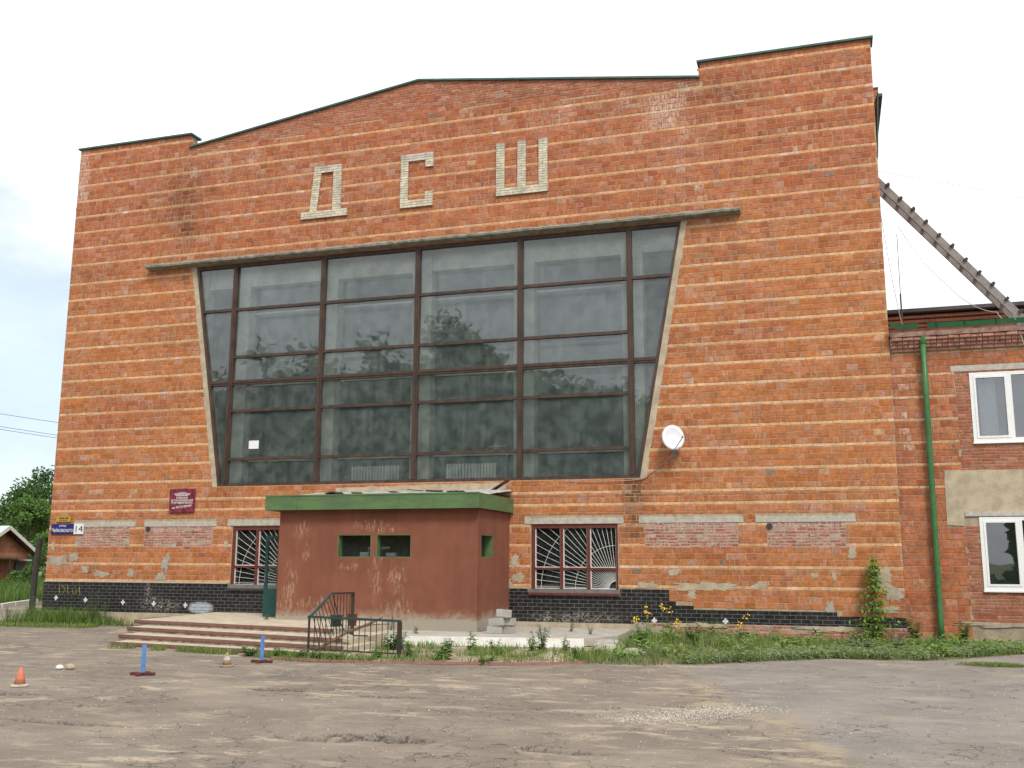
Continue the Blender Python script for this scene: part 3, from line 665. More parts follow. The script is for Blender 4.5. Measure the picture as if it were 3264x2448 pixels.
# concrete frame and second glazing inside
for x in MULX+[-20.6, -5.0]:
    m = MB(); m.box(x-.30, x+.30, .40, .80, 3.95, 11.6); m.build('column', 'inner_concrete', hall)
m = MB(); m.box(-20.26, -5.34, .44, .83, 10.45, 11.6); m.build('beam', 'inner_concrete', hall)
for i in range(4):
    m = MB(); xa, xb = MULX[i]+.34, MULX[i+1]-.34
    for z0, z1 in ((4.98, 7.3), (7.36, 9.6), (9.66, 10.45)):
        t_ = prr.gauss(0, .003); m.add([(xa, .7-t_, z0), (xb, .7+t_, z0), (xb, .7+t_, z1), (xa, .7-t_, z1)], [(0, 1, 2, 3)])
    m.build('inner_pane', 'glass_dim', hall)
    m = MB()
    for z0 in (4.95, 7.33, 9.63): m.box(xa, xb, .68, .74, z0-.03, z0+.03)
    m.build('inner_transom', 'inner_concrete', hall)
# lower windows with sun-ray grilles
for wi, (a, b) in enumerate(LW):
    m = MB(); z0, z1 = LWZ
    m.box(a, b, .03, .16, z1-.11, z1); m.box(a, b, .0, .16, z0, z0+.10); m.box(a, a+.10, .03, .16, z0+.10, z1-.11); m.box(b-.06, b, .03, .16, z0+.10, z1-.11)
    win = m.build('window', 'frame_red', hall)
    w3 = (b-a-.16)/3
    for i in (1, 2): m = MB(); xx = a+.10+w3*i; m.box(xx-.04, xx+.04, .02, .15, z0+.10, z1-.11); m.build('mullion', 'frame_red', win)
    m = MB(); m.box(a+.10, b-.06, .035, .14, 1.72, 1.78); m.build('transom', 'frame_red', win)
    m = MB()
    for i in range(3):
        xa, xb = a+.10+w3*i+(.042 if i else 0), a+.10+w3*(i+1)-(.042 if i < 2 else 0)
        for q0, q1 in ((z0+.10, 1.72), (1.78, z1-.11)):
            m.box(xa, xa+.022, .06, .10, q0, q1); m.box(xb-.015, xb, .06, .10, q0, q1); m.box(xa+.022, xb-.015, .06, .10, q0, q0+.02)
    m.build('sash', 'white_paint', win)
    for i in range(3):
        xa, xb = a+.12+w3*i, a+.10+w3*(i+1)
        for q0, q1 in ((z0+.11, 1.715), (1.785, z1-.115)):
            m = MB(); t_ = prr.gauss(0, .003); m.add([(xa, .115-t_, q0), (xb, .115+t_, q0), (xb, .115+t_, q1), (xa, .115-t_, q1)], [(0, 1, 2, 3)]); m.build('pane', 'glass_dim', win)
    # rays fan out from the lower right corner
    cx, cz = b-.06, z0+.12; m = MB(); xlo, zhi = a+.1, z1-.11
    for i in range(21):
        an = PI/2+(PI/2)*(i+.15)/20.4; dx, dz = math.cos(an), math.sin(an)
        t_ = min((xlo-cx)/dx if dx < -1e-6 else 9, (zhi-cz)/dz if dz > 1e-6 else 9)
        m.bar((cx+dx*.2, .088, cz+dz*.2), (cx+dx*t_, .088, cz+dz*t_), .0095)
    for R_ in (.2, 1.12, 2.06):
        pts = []
        for i in range(41):
            an = PI/2+(PI/2)*i/40; x, z = cx+math.cos(an)*R_, cz+math.sin(an)*R_
            if x > xlo and z < zhi: pts.append((x, .082, z))
        m.tube(pts, .006, 5)
    m.build('grille', 'white_paint', win)
    m = MB(); m.box(a-.06, b+.03, -.09, .02, z0-.06, z0-.004); m.build('sill', 'frame_red' if wi else 'dark_metal', win)
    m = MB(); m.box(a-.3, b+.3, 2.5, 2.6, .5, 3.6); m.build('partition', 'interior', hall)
    m = MB(); m.box(a+.1, b-.1, .5, .75, .5, 1.32); m.build('inner_sill', 'sill_grey', hall)
    for q in range(5): pass
# --- black tiles
TL = []; tr_ = random.Random(8); th = .0985
for ri in range(9):
    z1_ = 1.24-ri*th; z0_ = z1_-th; zm = (z0_+z1_)/2
    iv = [(XL-.01, -15.5), (-10.1, -5.68)]
    if zm > LWZ[0]-.06:
        for a, b in LW: iv = subtract(iv, a-.07, b+.05)
    for a, b in ((-5.68, -5.5), (-5.5, -5.06), (-5.06, -4.72), (-4.72, -1.58), (-1.58, .01)):
        if z1_ < tile_top((a+b)/2)+.06: iv.append((a, b))
    iv.sort(); mg = []
    for p in iv:
        if mg and abs(mg[-1][1]-p[0]) < .001: mg[-1] = (mg[-1][0], p[1])
        else: mg.append(p)
    off = (ri % 2)*.128
    for p, q in mg:
        if zm < .5 and p > -6: lo = .40
        n0 = math.floor((p-off)/.256)-1; x = off+n0*.256
        while x < q:
            a, b = max(x+.005, p), min(x+.251, q); x += .256
            if b-a > .03 and not (zm < .40 and a < -5 and tr_.random() < .0): TL.append((a, b, z0_+.005, z1_-.005, 't'))
TM = bpy.data.meshes.new('tile')
TM.from_pydata([(-.5, .014, -.5), (.5, .014, -.5), (.5, .014, .5), (-.5, .014, .5), (-.49, 0, -.475), (.49, 0, -.475), (.49, 0, .475), (-.49, 0, .475)], [], [(4, 5, 6, 7), (0, 1, 5, 4), (1, 2, 6, 5), (2, 3, 7, 6), (3, 0, 4, 7)]); TM.materials.append(M['tile'])
sc = lambda b: (b[1]-b[0])*(b[3]-b[2])/(((b[0]+b[1])/2-CAMPOS.x)**2+CAMPOS.y**2)
order = sorted(range(len(TL)), key=lambda i: -sc(TL[i])); big = set(order[:300]); m = MB()
for i, (a, b, c, d, kd) in enumerate(TL):
    yf = -.016+tr_.uniform(-.001, .0015); 
    if i in big:
        o = bpy.data.objects.new('tile', TM); COL.objects.link(o); o.parent = hall; o.matrix_parent_inverse = Matrix.Translation(-WLOC[hall.name])
        o.location = ((a+b)/2, yf, (c+d)/2); o.scale = (b-a, 1, d-c)
    else: m.add([(((a+b)/2)+v.co.x*(b-a), yf+v.co.y, (c+d)/2+v.co.z*(d-c)) for v in TM.vertices], [tuple(p.vertices) for p in TM.polygons])
stuff(m.build('tile', 'tile', hall))
for p, q in ((XL-.012, -15.5), (-10.1, -5.685)): m = MB(); m.box(p, q, -.0115, .0072, .352, 1.232 if p < -20 else 1.208); m.build('tile_bed', 'tile_joint', hall)
m = MB()
m.box(-5.685, -4.74, -.0113, .0071, .352, .75); m.box(-4.74, -1.6, -.0112, .0070, .352, .69); m.box(-1.6, .008, -.0111, .0069, .352, .58)
m.build('tile_bed', 'tile_joint', hall)
for a, b, z0, z1 in ((XL-.02, -18.76, 1.243, 1.275), (-10.1, -9.46, 1.218, 1.235)): m = MB(); m.box(a, b, -.02, .007, z0, z1); m.build('ledge_trim', 'lintel', hall)
# plinth below the tiles: rough concrete left, broken brick right
m = MB(); m.box(XL-.03, -15.5, -.05, .0078, -.1, .352); m.build('plinth', 'plaster', hall); m = MB(); m.box(-10.1, -6.6, -.04, .0078, -.1, .351); m.build('plinth', 'plaster', hall)
m = MB(); m.box(-6.6, .03, -.03, .0076, -.1, .400); m.build('plinth', 'mortar_grey', hall)
PB = []; pr2 = random.Random(13)
for ri in range(5): fill([(-6.2, .03)], ri*.078, (ri+1)*.078, 'r', pr2, lambda x, z: noise.noise((x*.9, z*5, 2)) > -.25, out=PB, jit=.01)
m = MB()
for a, b, c, d, kd in PB:
    cc_ = pr2.choice([(.38, .12, .07), (.33, .10, .07), (.42, .17, .10)]); add_brick(m, a, b, c, d, -.036+pr2.uniform(-.008, .006), (*cc_, pr2.uniform(.1, .6)), yb=-.028, ch=.006)
stuff(m.build('plinth_brick', 'brick', hall))
# mortar smears and plaster patches on the brickwork
def patch(name, cx, cz, rx, rz, seed, mat='plaster', y=-.006, parent=hall, th_=.006, N=72):
    pts = []
    for i in range(N):
        a = 2*PI*i/N; q = 1+.6*noise.noise((math.cos(a)*1.9+seed, math.sin(a)*1.9, seed*.7))+.5*noise.noise((math.cos(a)*6, math.sin(a)*6+seed, 3))+.2*noise.noise((math.cos(a)*16, math.sin(a)*16+seed, 6))
        e = 1/max(abs(math.cos(a)), abs(math.sin(a)))**.5
        pts.append((cx+rx*q*e*math.cos(a), cz+rz*q*e*math.sin(a)))
    m = MB(); m.wprism(pts, y, y+th_); return m.build(name, mat, parent)
for i, (cx, cz, rx, rz, mt) in enumerate(((-24.95, 1.9, .35, .14, 'mortar_grey'), (-24.35, 2.02, .16, .14, 'mortar_grey'), (-23.9, 1.62, .12, .1, 'mortar_grey'), (-23.3, 1.5, .3, .09, 'mortar_grey'), (-22.2, 1.55, .1, .12, 'mortar_grey'), (-20.95, 1.85, .12, .22, 'concrete'), (-21.1, 1.45, .16, .12, 'mortar_grey'), (-25.2, 2.35, .06, .12, 'plaster'),
    (-4.7, 1.33, .85, .10, 'plaster'), (-6.2, 1.35, .25, .07, 'plaster'), (-5.55, 1.68, .12, .07, 'plaster'), (-5.1, 1.12, .1, .1, 'plaster'), (-3.4, 1.36, .2, .08, 'plaster'), (-1.15, 2.2, .1, .14, 'plaster'), (-.5, 1.55, .22, .22, 'plaster'), (-.25, 1.2, .2, .15, 'mortar_grey'), (-.45, .82, .35, .08, 'plaster'), (-1.72, .85, .1, .18, 'concrete'), (-2.05, 1.62, .1, .05, 'plaster'), (-1.6, 1.6, .05, .09, 'plaster'),
    (-9.75, 1.5, .16, .12, 'plaster'), (-9.85, 1.95, .12, .16, 'plaster'), (-10.0, 1.35, .08, .1, 'plaster'), (-18.9, 2.4, .08, .1, 'plaster'))):
    patch('mortar_patch', cx, cz, rx, rz, i*3.1+1, mt)
patch('mortar_patch', -1.6, .34, .9, .06, 77, 'plaster', -.052, hall, .012); patch('mortar_patch', -4.9, .36, .8, .05, 78, 'plaster', -.052, hall, .012)
for cx, cz in ((-23.78, .7), (-22.39, .65), (-21.28, .63), (-20.16, .60), (-24.9, .75), (-6.07, .45), (-4.27, .47)):
    m = MB(); s_ = .075; pts = []
    for i in range(24):
        a = 2*PI*i/24; q = s_*(.45+.55*abs(math.cos(2*a))); pts.append((cx+q*math.cos(a), cz+q*math.sin(a)*1.1))
    m.wprism(pts, -.021, -.0165); m.build('painted_cross', 'paint_mark', hall)
m = MB()
for st in (((-24.8, 1.15), (-24.78, .86), (-24.62, .9), (-24.6, 1.05), (-24.72, 1.14)), ((-24.5, 1.15), (-24.46, .88), (-24.38, .9)), ((-24.2, 1.12), (-24.3, 1.0), (-24.26, .88), (-24.14, .9), (-24.14, 1.0), (-24.2, .99)), ((-24.05, 1.1), (-24.0, .85))):
    m.tube([(x, -.017, z) for x, z in st], .011, 5)
m.build('graffiti', 'graffiti', hall)
for cx, cz in ((-21.66, 2.87), (-3.1, 2.84)):
    m = MB(); m.tube([(cx, .03, cz), (cx, -.03, cz)], .075, 14, cap=False); m.tube([(cx, -.029, cz), (cx, -.03, cz)], .07, 14); m.build('vent_pipe', 'dark_metal', hall)
# torn render strip above the porch roof
m = MB(); N = 70; lo_, hi_ = [], []
for i in range(N+1):
    x = -15.3+5.2*i/N; t = i/N; hi_.append((x, 4.02+.06*t+.05*noise.noise((x*3, 0, 1)))); lo_.append((x, 3.8+.02*noise.noise((x*8, 4, 2))))
for i in range(N): m.wprism([lo_[i], lo_[i+1], hi_[i+1], hi_[i]], -.02-.004*noise.noise((i*.7, 0, 0)), .007)
m.build('render_strip', 'plaster', hall)
# --- white brick letters
LETS = []
def rows(z0, z1, f):
    out = []; z = z0; i = 0
    while z < z1-.02:
        for a, b in f((z+.038)): out.append((a, b, z, min(z+.0765, z1), i))
        z += .0765; i += 1
    return out
def Df(z):
    if z < 12.54: return [(-16.81, -15.22)]
    t = (z-12.54)/1.45; xo = -16.53+.14*t; 
    if z > 13.76: return [(xo, -15.46)]
    return [(xo, xo+.26), (-15.745, -15.45)]
def Cf(z):
    if z < 12.57 or z > 13.78: return [(-13.48, -12.42)]
    o = [(-13.48, -13.23)]
    if z < 12.82 or z > 13.56: o.append((-12.68, -12.42))
    return o
def Wf(z): return [(-10.45, -8.88)] if z < 12.62 else [(-10.45, -10.185), (-9.8, -9.535), (-9.16, -8.885)]
lr = random.Random(4)
for nm, f, zb in (('Д', Df, 12.31), ('С', Cf, 12.33), ('Ш', Wf, 12.38)):
    m = MB()
    for a, b, c, d, i in rows(zb, 14.01, f): m.box(a+.006, b-.006, -.048, -.006, c+.001, d-.001)
    root = m.build('letter', 'mortar_grey', hall); root['label'] = 'white brick letter '+nm
    for a, b, c, d, i in rows(zb, 14.01, f):
        off = (i % 2)*.13; x = a-off
        while x < b-.005:
            p, q = max(a, x)+.004, min(b, x+.26)-.004; x += .26
            if q-p < .03: continue
            g_ = lr.uniform(.54, .66); cl = (g_, g_*.90, g_*.70, 0)
            if d > 13.93: cl = (g_*.8, g_*.75, g_*.68, 0)
            o = bpy.data.objects.new('brick', SB); COL.objects.link(o); o.parent = root; o.matrix_parent_inverse = Matrix.Translation(-WLOC[hall.name]).inverted() @ Matrix.Translation(-WLOC[hall.name])
            o.location = ((p+q)/2, -.06+lr.uniform(-.003, .003), (c+d)/2); o.scale = (q-p, 1, d-c-.008); o.color = cl

# ================================================================== ENTRANCE PORCH
PX0, PX1, PYF, PZ = -15.57, -10.0, -2.6, 3.24
porch = thing('entrance_porch', 'brown rendered entrance porch with green metal fascia under the big window', 'porch', (-12.8, -1.3, .4))
pw = [(-13.84, -12.9), (-12.75, -11.79)]
fr = plate([(PX0, .1), (PX1, .1), (PX1, PZ), (PX0, PZ)], [[(a, 2.02), (b, 2.02), (b, 2.6), (a, 2.6)] for a, b in pw], lambda u, v, d: (u, PYF+d, v), .25, 'wall', 'porch_render', porch)
plate([(PYF+.25, .1), (.0, .1), (.0, PZ), (PYF+.25, PZ)], [[(-2.33, 2.03), (-1.41, 2.03), (-1.41, 2.6), (-2.33, 2.6)]], lambda u, v, d: (PX1-d, u, v), .25, 'wall', 'porch_render', porch)
plate([(PYF+.25, .1), (.0, .1), (.0, PZ), (PYF+.25, PZ)], [[(-1.9, .42), (-.9, .42), (-.9, 2.62), (-1.9, 2.62)]], lambda u, v, d: (PX0+d, u, v), .25, 'wall', 'porch_render', porch)
def linewin(a, b, z0, z1, fx):
    m = MB()
    for q in ((a, a+.02, z0, z1), (b-.02, b, z0, z1), (a+.02, b-.02, z0, z0+.02), (a+.02, b-.02, z1-.02, z1)):
        P_ = [fx(q[0], .003), fx(q[1], .003), fx(q[1], .245), fx(q[0], .245)]
        vs = [(*p_, q[2]) for p_ in P_]+[(*p_, q[3]) for p_ in P_]
        m.add(vs, [(3, 2, 1, 0), (4, 5, 6, 7), (0, 1, 5, 4), (1, 2, 6, 5), (2, 3, 7, 6), (3, 0, 4, 7)])
    wn_ = m.build('window', 'fascia_green', porch)
    m = MB(); p0, p1 = fx(a+.02, .2), fx(b-.02, .2); m.add([(*p0, z0+.02), (*p1, z0+.02), (*p1, z1-.02), (*p0, z1-.02)], [(0, 1, 2, 3)]); m.build('pane', 'glass_dim', wn_)
for a, b in pw: linewin(a, b, 2.02, 2.6, lambda u, d: (u, PYF+d))
linewin(-2.33, -1.41, 2.03, 2.6, lambda u, d: (PX1-d, u))
m = MB(); m.box(PX0+.26, PX1-.26, PYF+.26, 0, .30, .40); m.build('floor', 'interior', porch)
m = MB()
for a, b, z0, z1 in ((-13.4, -13.15, 2.04, 2.16), (-12.66, -12.4, 2.05, 2.14)): m.box(a, b, -2.2, -2.05, z0, z1)
m.tube([(-13.2, -2.1, 2.12), (-13.2, -2.1, 2.26), (-12.6, -2.1, 2.27)], .03, 8); m.build('meter_box', 'interior_white', porch)
# fascia
FX0, FX1, FY, FZ0, FZ1 = -15.88, -9.88, -2.86, 3.235, 3.62
m = MB()
m.box(FX0, FX1, FY, FY+.02, FZ0, FZ1); m.box(FX1-.02, FX1, FY+.021, -.02, FZ0, FZ1-.002); m.box(FX0, FX0+.02, FY+.021, -.02, FZ0, FZ1-.002)
x = FX0+.9
fas = m.build('fascia', 'fascia_green', porch)
m = MB()
for x in (-14.95, -13.9, -13.0, -12.05, -11.1): m.box(x, x+.012, FY-.006, FY-.0005, FZ0+.003, FZ1-.003)
m.box(FX0-.006, FX1+.006, FY-.012, FY-.001, FZ1-.03, FZ1+.01); m.build('seam', 'fascia_green', fas)
m = MB(); m.box(FX0+.021, FX1-.021, FY+.021, -.02, FZ0+.02, FZ0+.05); m.build('soffit', 'wood_dark', porch)
m = MB(); N = 40
for j in range(9):
    for i in range(N+1):
        x = FX0+.03+(FX1-FX0-.06)*i/N; y = FY+.03+(2.83-.02)*j/8; z = FZ1-.03+.30*(j/8)+.02*noise.noise((x*2, y*2, 0)); 
        if i in (0, N): z -= .05
        m.v.append((x, y, z))
m.f = [(j*(N+1)+i, j*(N+1)+i+1, (j+1)*(N+1)+i+1, (j+1)*(N+1)+i) for j in range(8) for i in range(N)]
m.build('roof', 'sheet_grey', porch)
m = MB(); r = random.Random(9)
for i in range(9):
    x = r.uniform(-15, -10.3); y = r.uniform(-2.2, -.25); z = FZ1-.03+.30*(y-FY)/2.83+.03
    m.rbox(x, y, z, r.uniform(.15, .6), r.uniform(.1, .3), .02, Matrix.Rotation(r.uniform(0, 3), 3, 'Z') @ Matrix.Rotation(r.uniform(-.25, .25), 3, 'X'))
m.build('torn_felt', 'roof_dark', porch)
m = MB(); m.rbox(-10.25, -.3, 3.93, .7, .3, .02, Matrix.Rotation(-.55, 3, 'Y')); m.build('loose_sheet', 'frame_brown', porch)
# open green door
dx0, dx1, dy, dz0, dz1 = -16.42, -15.58, -1.85, .44, 2.6
m = MB(); 
m.box(dx0, dx0+.09, dy, dy+.05, dz0, dz1); m.box(dx1-.09, dx1, dy, dy+.05, dz0, dz1); m.box(dx0+.09, dx1-.09, dy, dy+.05, dz1-.08, dz1); m.box(dx0+.09, dx1-.09, dy, dy+.05, dz0, dz0+.72); m.box(dx0+.09, dx1-.09, dy+.005, dy+.045, 1.62, 1.66)
door = m.build('door', 'door_green', porch)
m = MB(); m.add([(dx0+.09, dy+.025, dz0+.72), (dx1-.09, dy+.025, dz0+.72), (dx1-.09, dy+.025, dz1-.08), (dx0+.09, dy+.025, dz1-.08)], [(0, 1, 2, 3)]); m.build('glass', 'glass_dim', door)
m = MB(); m.box(dx0+.03, dx0+.05, dy-.05, dy-.001, 1.35, 1.55); m.build('handle', 'metal', door)

# ================================================================== STEPS
steps = thing('entrance_steps', 'wide worn concrete entrance steps with maroon painted edges', 'steps', (-15, -5, 0))
lv = [(.42, (-18.7, -4.19), (-12.4, -5.55)), (.31, (-18.2, -5.09), (-11.36, -6.73)), (.20, (-17.75, -5.96), (-11.06, -7.25)), (.09, (-17.42, -6.63), (-10.87, -7.7))]
for i, (z, a, b) in enumerate(lv):
    back = ((-12.4, -.06), (-19.1, -.06)) if i == 0 else ((lv[i-1][2][0]+.02, lv[i-1][2][1]+.6), (lv[i-1][1][0]-.0, lv[i-1][1][1]+.6))
    if i: back = ((b[0]-.1, lv[i-1][2][1]+.9), (a[0]-.12, lv[i-1][1][1]+.9))
    N = 40; fp = []
    for q in range(N+1):
        t = q/N; fp.append((a[0]+(b[0]-a[0])*t, a[1]+(b[1]-a[1])*t))
    poly = fp+list(back)
    zlow = -.05+.001*i
    m = MB(); m.prism(poly, zlow, z-.0); st = m.build('platform' if i == 0 else 'step', 'step_concrete', steps)
    # crumbling riser face set just proud of the slab
    m = MB(); dirn = Vector((b[0]-a[0], b[1]-a[1], 0)).normalized(); nrm = Vector((dirn.y, -dirn.x, 0))
    if nrm.y > 0: nrm = -nrm
    NN = 90
    for q in range(NN+1):
        t = q/NN; px, py = a[0]+(b[0]-a[0])*t, a[1]+(b[1]-a[1])*t; o_ = .012+.012*noise.noise((px*4, i*3, 0))
        m.v += [(px+nrm.x*o_, py+nrm.y*o_, z-.11-.01), (px+nrm.x*.004, py+nrm.y*.004, z-.062)]
    m.f = [(2*q, 2*q+2, 2*q+3, 2*q+1) for q in range(NN)]; m.build('riser', 'riser', st)
    # nosing: angle edge, a little uneven, right end broken
    m = MB(); NN = 60; A3, B3 = Vector((*a, z)), Vector((*b, z)); e = 1 if i == 0 else .97
    for q in range(NN+1):
        t = e*q/NN; c_ = A3.lerp(B3, t); zo = .006*noise.noise((c_.x*.8, i, 0)); f_ = nrm*(.022+.004*noise.noise((c_.x*3, i, 5)))
        for k_ in ((0, .006), (-.055, .006), (0, .0), (1, 0)): pass
        m.v += [tuple(c_-nrm*.05+Vector((0, 0, .006+zo*.2))), tuple(c_+f_+Vector((0, 0, .005+zo))), tuple(c_+f_+Vector((0, 0, -.058+zo))), tuple(c_-nrm*.01+Vector((0, 0, -.062+zo)))]
    m.f = [(4*q+k_, 4*q+4+k_, 4*q+5+k_, 4*q+1+k_) for q in range(NN) for k_ in range(3)]+[(0, 1, 2, 3), (4*NN+3, 4*NN+2, 4*NN+1, 4*NN)]
    m.build('nosing', 'nosing', st)
    if i == 0:
        m = MB(); m.bar((a[0], a[1], z-.03), (-19.1, -.06, z-.03), .05, .07); m.build('nosing', 'nosing', st)
# rubble fallen at the right end of the steps
# white-edged slab right of the porch
slab = thing('concrete_apron', 'concrete apron slab with white painted front edge right of the steps', 'slab', (-9, -4, .1))
m = MB(); N = 60; fr_ = []
for q in range(N+1):
    t = q/N; x = -12.38+5.5*t; y = -4.65+.9*t-.03*noise.noise((x*2, 0, 0))+(.35*max(0, t-.95)/.05)
    fr_.append((x, y))
m.prism(fr_+[(-6.5, -2.6), (-6.6, -.055), (-9.9, -.055), (-9.9, -2.55), (-12.38, -2.55)], .06, .235); m.build('deck', 'slab_top', slab)
m = MB()
for q in range(N-2):
    (xa, ya), (xb, yb) = fr_[q], fr_[q+1]; m.add([(xa, ya-.004, .035+.01*noise.noise((xa*4, 1, 0))), (xb, yb-.004, .035+.01*noise.noise((xb*4, 1, 0))), (xb, yb-.004, .237+.006*noise.noise((xb*9, 0, 0))), (xa, ya-.004, .237+.006*noise.noise((xa*9, 0, 0)))], [(0, 1, 2, 3)])
m.build('painted_edge', 'white_slab', slab)
m = MB(); m.prism([(-12.2, -4.3), (-7.1, -3.5), (-7.1, -1), (-9.95, -1), (-9.95, -2.7), (-12.2, -2.7)], -.05, .055); m.build('base', 'riser', slab)
# broken lumps at its right end
for i, (x, y, s_, lb) in enumerate(((-6.45, -3.9, .28, 'broken concrete lump at the right end of the white slab'), (-6.3, -4.7, .24, 'grey rubble lump lying in front of the broken slab end'), (-5.7, -5.0, .18, 'small rubble lump half hidden in grass by the slab'))):
    m = MB(); m.lathe([(.5, -.2), (.95, .05), (1, .35), (.8, .7), (.45, .85), (0, .88)], n=11)
    m.v = [(x+v[0]*s_*1.3*(1+.35*noise.noise(Vector(v)*1.7+Vector((i*5, 0, 0)))), y+v[1]*s_*(1+.35*noise.noise(Vector(v)*2+Vector((0, i*7, 0)))), .03+v[2]*s_*.9) for v in m.v]
    tag(m.build('rubble_lump', 'concrete'), lb, 'rubble', 'lumps at the slab end')
# sand bed and its maroon kerb
kp = [(-12.3, -8.25), (-11.2, -8.42), (-9.94, -8.46), (-8.58, -8.02), (-7.6, -7.8), (-6.92, -7.55), (-6.45, -7.2), (-6.2, -6.8)]
def kerb_y(x):
    for i in range(len(kp)-1):
        if kp[i][0] <= x <= kp[i+1][0]: t = (x-kp[i][0])/(kp[i+1][0]-kp[i][0]); return kp[i][1]+(kp[i+1][1]-kp[i][1])*t
    return kp[0][1] if x < kp[0][0] else -6.2
m = MB(); nx, ny = 110, 40
def sz_(x, y): 
    h = .03+.03*max(0, noise.noise((x*1.1, y*1.3, 2)))+.015*noise.noise((x*5, y*5, 1)); h += .16*math.exp(-((x+7.0)/.35)**2-((y+6.6)/.3)**2)+.07*math.exp(-((x+8.2)/.6)**2-((y+6.9)/.3)**2)
    return h
for j in range(ny+1):
    for i in range(nx+1):
        x = -11.9+6.0*i/nx; ya = kerb_y(x)+.03; y = ya+(-3.4-ya)*j/ny; e = min(1, j/3); m.v.append((x, y, .035+(sz_(x, y)-.035)*e))
m.f = [(j*(nx+1)+i, j*(nx+1)+i+1, (j+1)*(nx+1)+i+1, (j+1)*(nx+1)+i) for j in range(ny) for i in range(nx)]
struct(m.build('sand_bed', 'sand', smooth=True))
m = MB(); m.tube([(x, y, .02) for x, y in kp], .055, 6); tag(m.build('kerb', 'nosing'), 'low curved maroon kerb edging the sandy bed', 'kerb')

# ================================================================== RAILING
rail = thing('railing', 'dark green metal stair railing with slanting side section', 'railing', (-11, -7.4, 0))
def seg(a, b, w, mat, name, d=None): m = MB(); m.bar(a, b, w, d); return m.build(name, mat, rail)
RX_, RY = -11.95, -7.43
seg((RX_-.03, RY, .80), (-9.90, RY, .755), .05, 'rail_green', 'handrail', .045)
seg((-9.93, RY, .0), (-9.93, RY, .735), .075, 'rail_dark', 'post'); seg((RX_, RY, .05), (RX_, RY, .775), .035, 'rail_dark', 'post')
seg((RX_, RY, .155), (-9.97, RY, .12), .03, 'rail_dark', 'bottom_rail')
for i in range(1, 16):
    x = RX_+(2.02)*i/16; t = i/16; seg((x, RY, .15-.03*t), (x, RY, .78-.04*t), .013, 'rail_dark', 'baluster')
seg((RX_, RY+.03, .80), (RX_, -6.5, 1.235), .05, 'rail_green', 'handrail', .04); seg((RX_, -6.49, 1.24), (RX_, -5.43, 1.225), .05, 'rail_dark', 'handrail', .04)
seg((RX_, -5.46, .28), (RX_, -5.46, 1.205), .06, 'rail_dark', 'post')
for i in range(1, 8):
    t = i/8; y = RY+.03+(.93)*t; ytop = y; zt = .78+.43*t; seg((RX_, ytop, zt), (RX_+.12*t, y+.25+.15*t, zt-.62-.12*t), .012, 'rail_dark', 'baluster')
for i in range(1, 7):
    t = i/7; y = -6.5+1.04*t; seg((RX_, y, 1.21), (RX_, y, .36), .013, 'rail_dark', 'baluster')
m = MB(); m.tube([(RX_, -6.42, 1.2), (RX_+.05, -6.25, .75), (RX_+.12, -6.1, .45), (RX_+.3, -5.95, .33), (RX_+.6, -5.9, .33)], .014, 6); m.build('bent_bar', 'rail_dark', rail)
seg((-9.90, RY-.02, .38), (-9.72, RY-.12, .02), .02, 'rail_dark', 'brace')
m = MB(); m.tube([(-11.85, -7.3, .12), (-11.55, -6.6, .42), (-11.2, -6.0, .62), (-11.0, -5.9, .74)], [.04, .032, .028, .01], 7); m.tube([(-11.2, -6.0, .62), (-11.3, -5.9, .75)], [.02, .006], 6); m.tube([(-11.4, -6.3, .52), (-11.0, -6.35, .6), (-10.6, -6.4, .62)], [.014, .01, .005], 6)
tag(m.build('dead_branch', 'branch'), 'dry brown branch leaning inside the stair railing', 'branch')
def bucket(name, label, x, y, z, r_, h, mat):
    t = thing(name, label, 'bucket', (x, y, z), 'buckets behind the railing')
    m = MB(); m.lathe([(r_*.75, 0), (r_, h), (r_*1.05, h), (r_*1.05, h-.02), (r_*.94, h-.02), (r_*.7, .02), (0, .02)], (x, y, z), 20); m.build('body', mat, t, True)
    m = MB(); m.tube([(x+r_*math.cos(a), y+.02, z+h+r_*.0+.02*math.sin(a)) for a in [PI*i/10 for i in range(11)]], .006, 5); m.build('handle', 'metal', t)
bucket('bucket', 'dark green bucket standing behind the stair railing', -12.78, -4.62, .42, .15, .26, 'bucket_green')
bucket('bucket', 'rusty orange bucket partly hidden behind the dark green bucket', -12.55, -4.25, .42, .13, .29, 'bucket_orange')
# concrete blocks stacked by the porch corner
br_ = random.Random(6)
for x, y, z, rz, tl, lb in ((-9.40, -3.0, .322, .08, 0, 'pale concrete block at the bottom left of the stack by the porch'), (-9.12, -2.72, .322, 1.4, 0, 'concrete block at the bottom right of the stack by the porch'), (-9.36, -3.0, .508, -.12, -.1, 'concrete block in the middle of the stack, tilted'), (-9.10, -2.74, .502, 1.5, .05, 'white-edged concrete block standing behind the middle block'), (-9.19, -2.95, .71, .18, .07, 'topmost pale concrete block of the stack by the porch')):
    m = MB(); R_ = Matrix.Rotation(rz, 3, 'Z') @ Matrix.Rotation(tl, 3, 'Y'); m.rbox(x, y, z, .36, .18, .172, R_)
    bm = bmesh.new(); me = bpy.data.meshes.new('concrete_block'); me.from_pydata(m.v, [], m.f); bm.from_mesh(me); bmesh.ops.bevel(bm, geom=list(bm.edges), offset=.008, segments=1, affect='EDGES'); bm.to_mesh(me); bm.free(); me.materials.append(M['block'])
    tag(obj('concrete_block', me), lb, 'block', 'concrete blocks stacked by the porch')

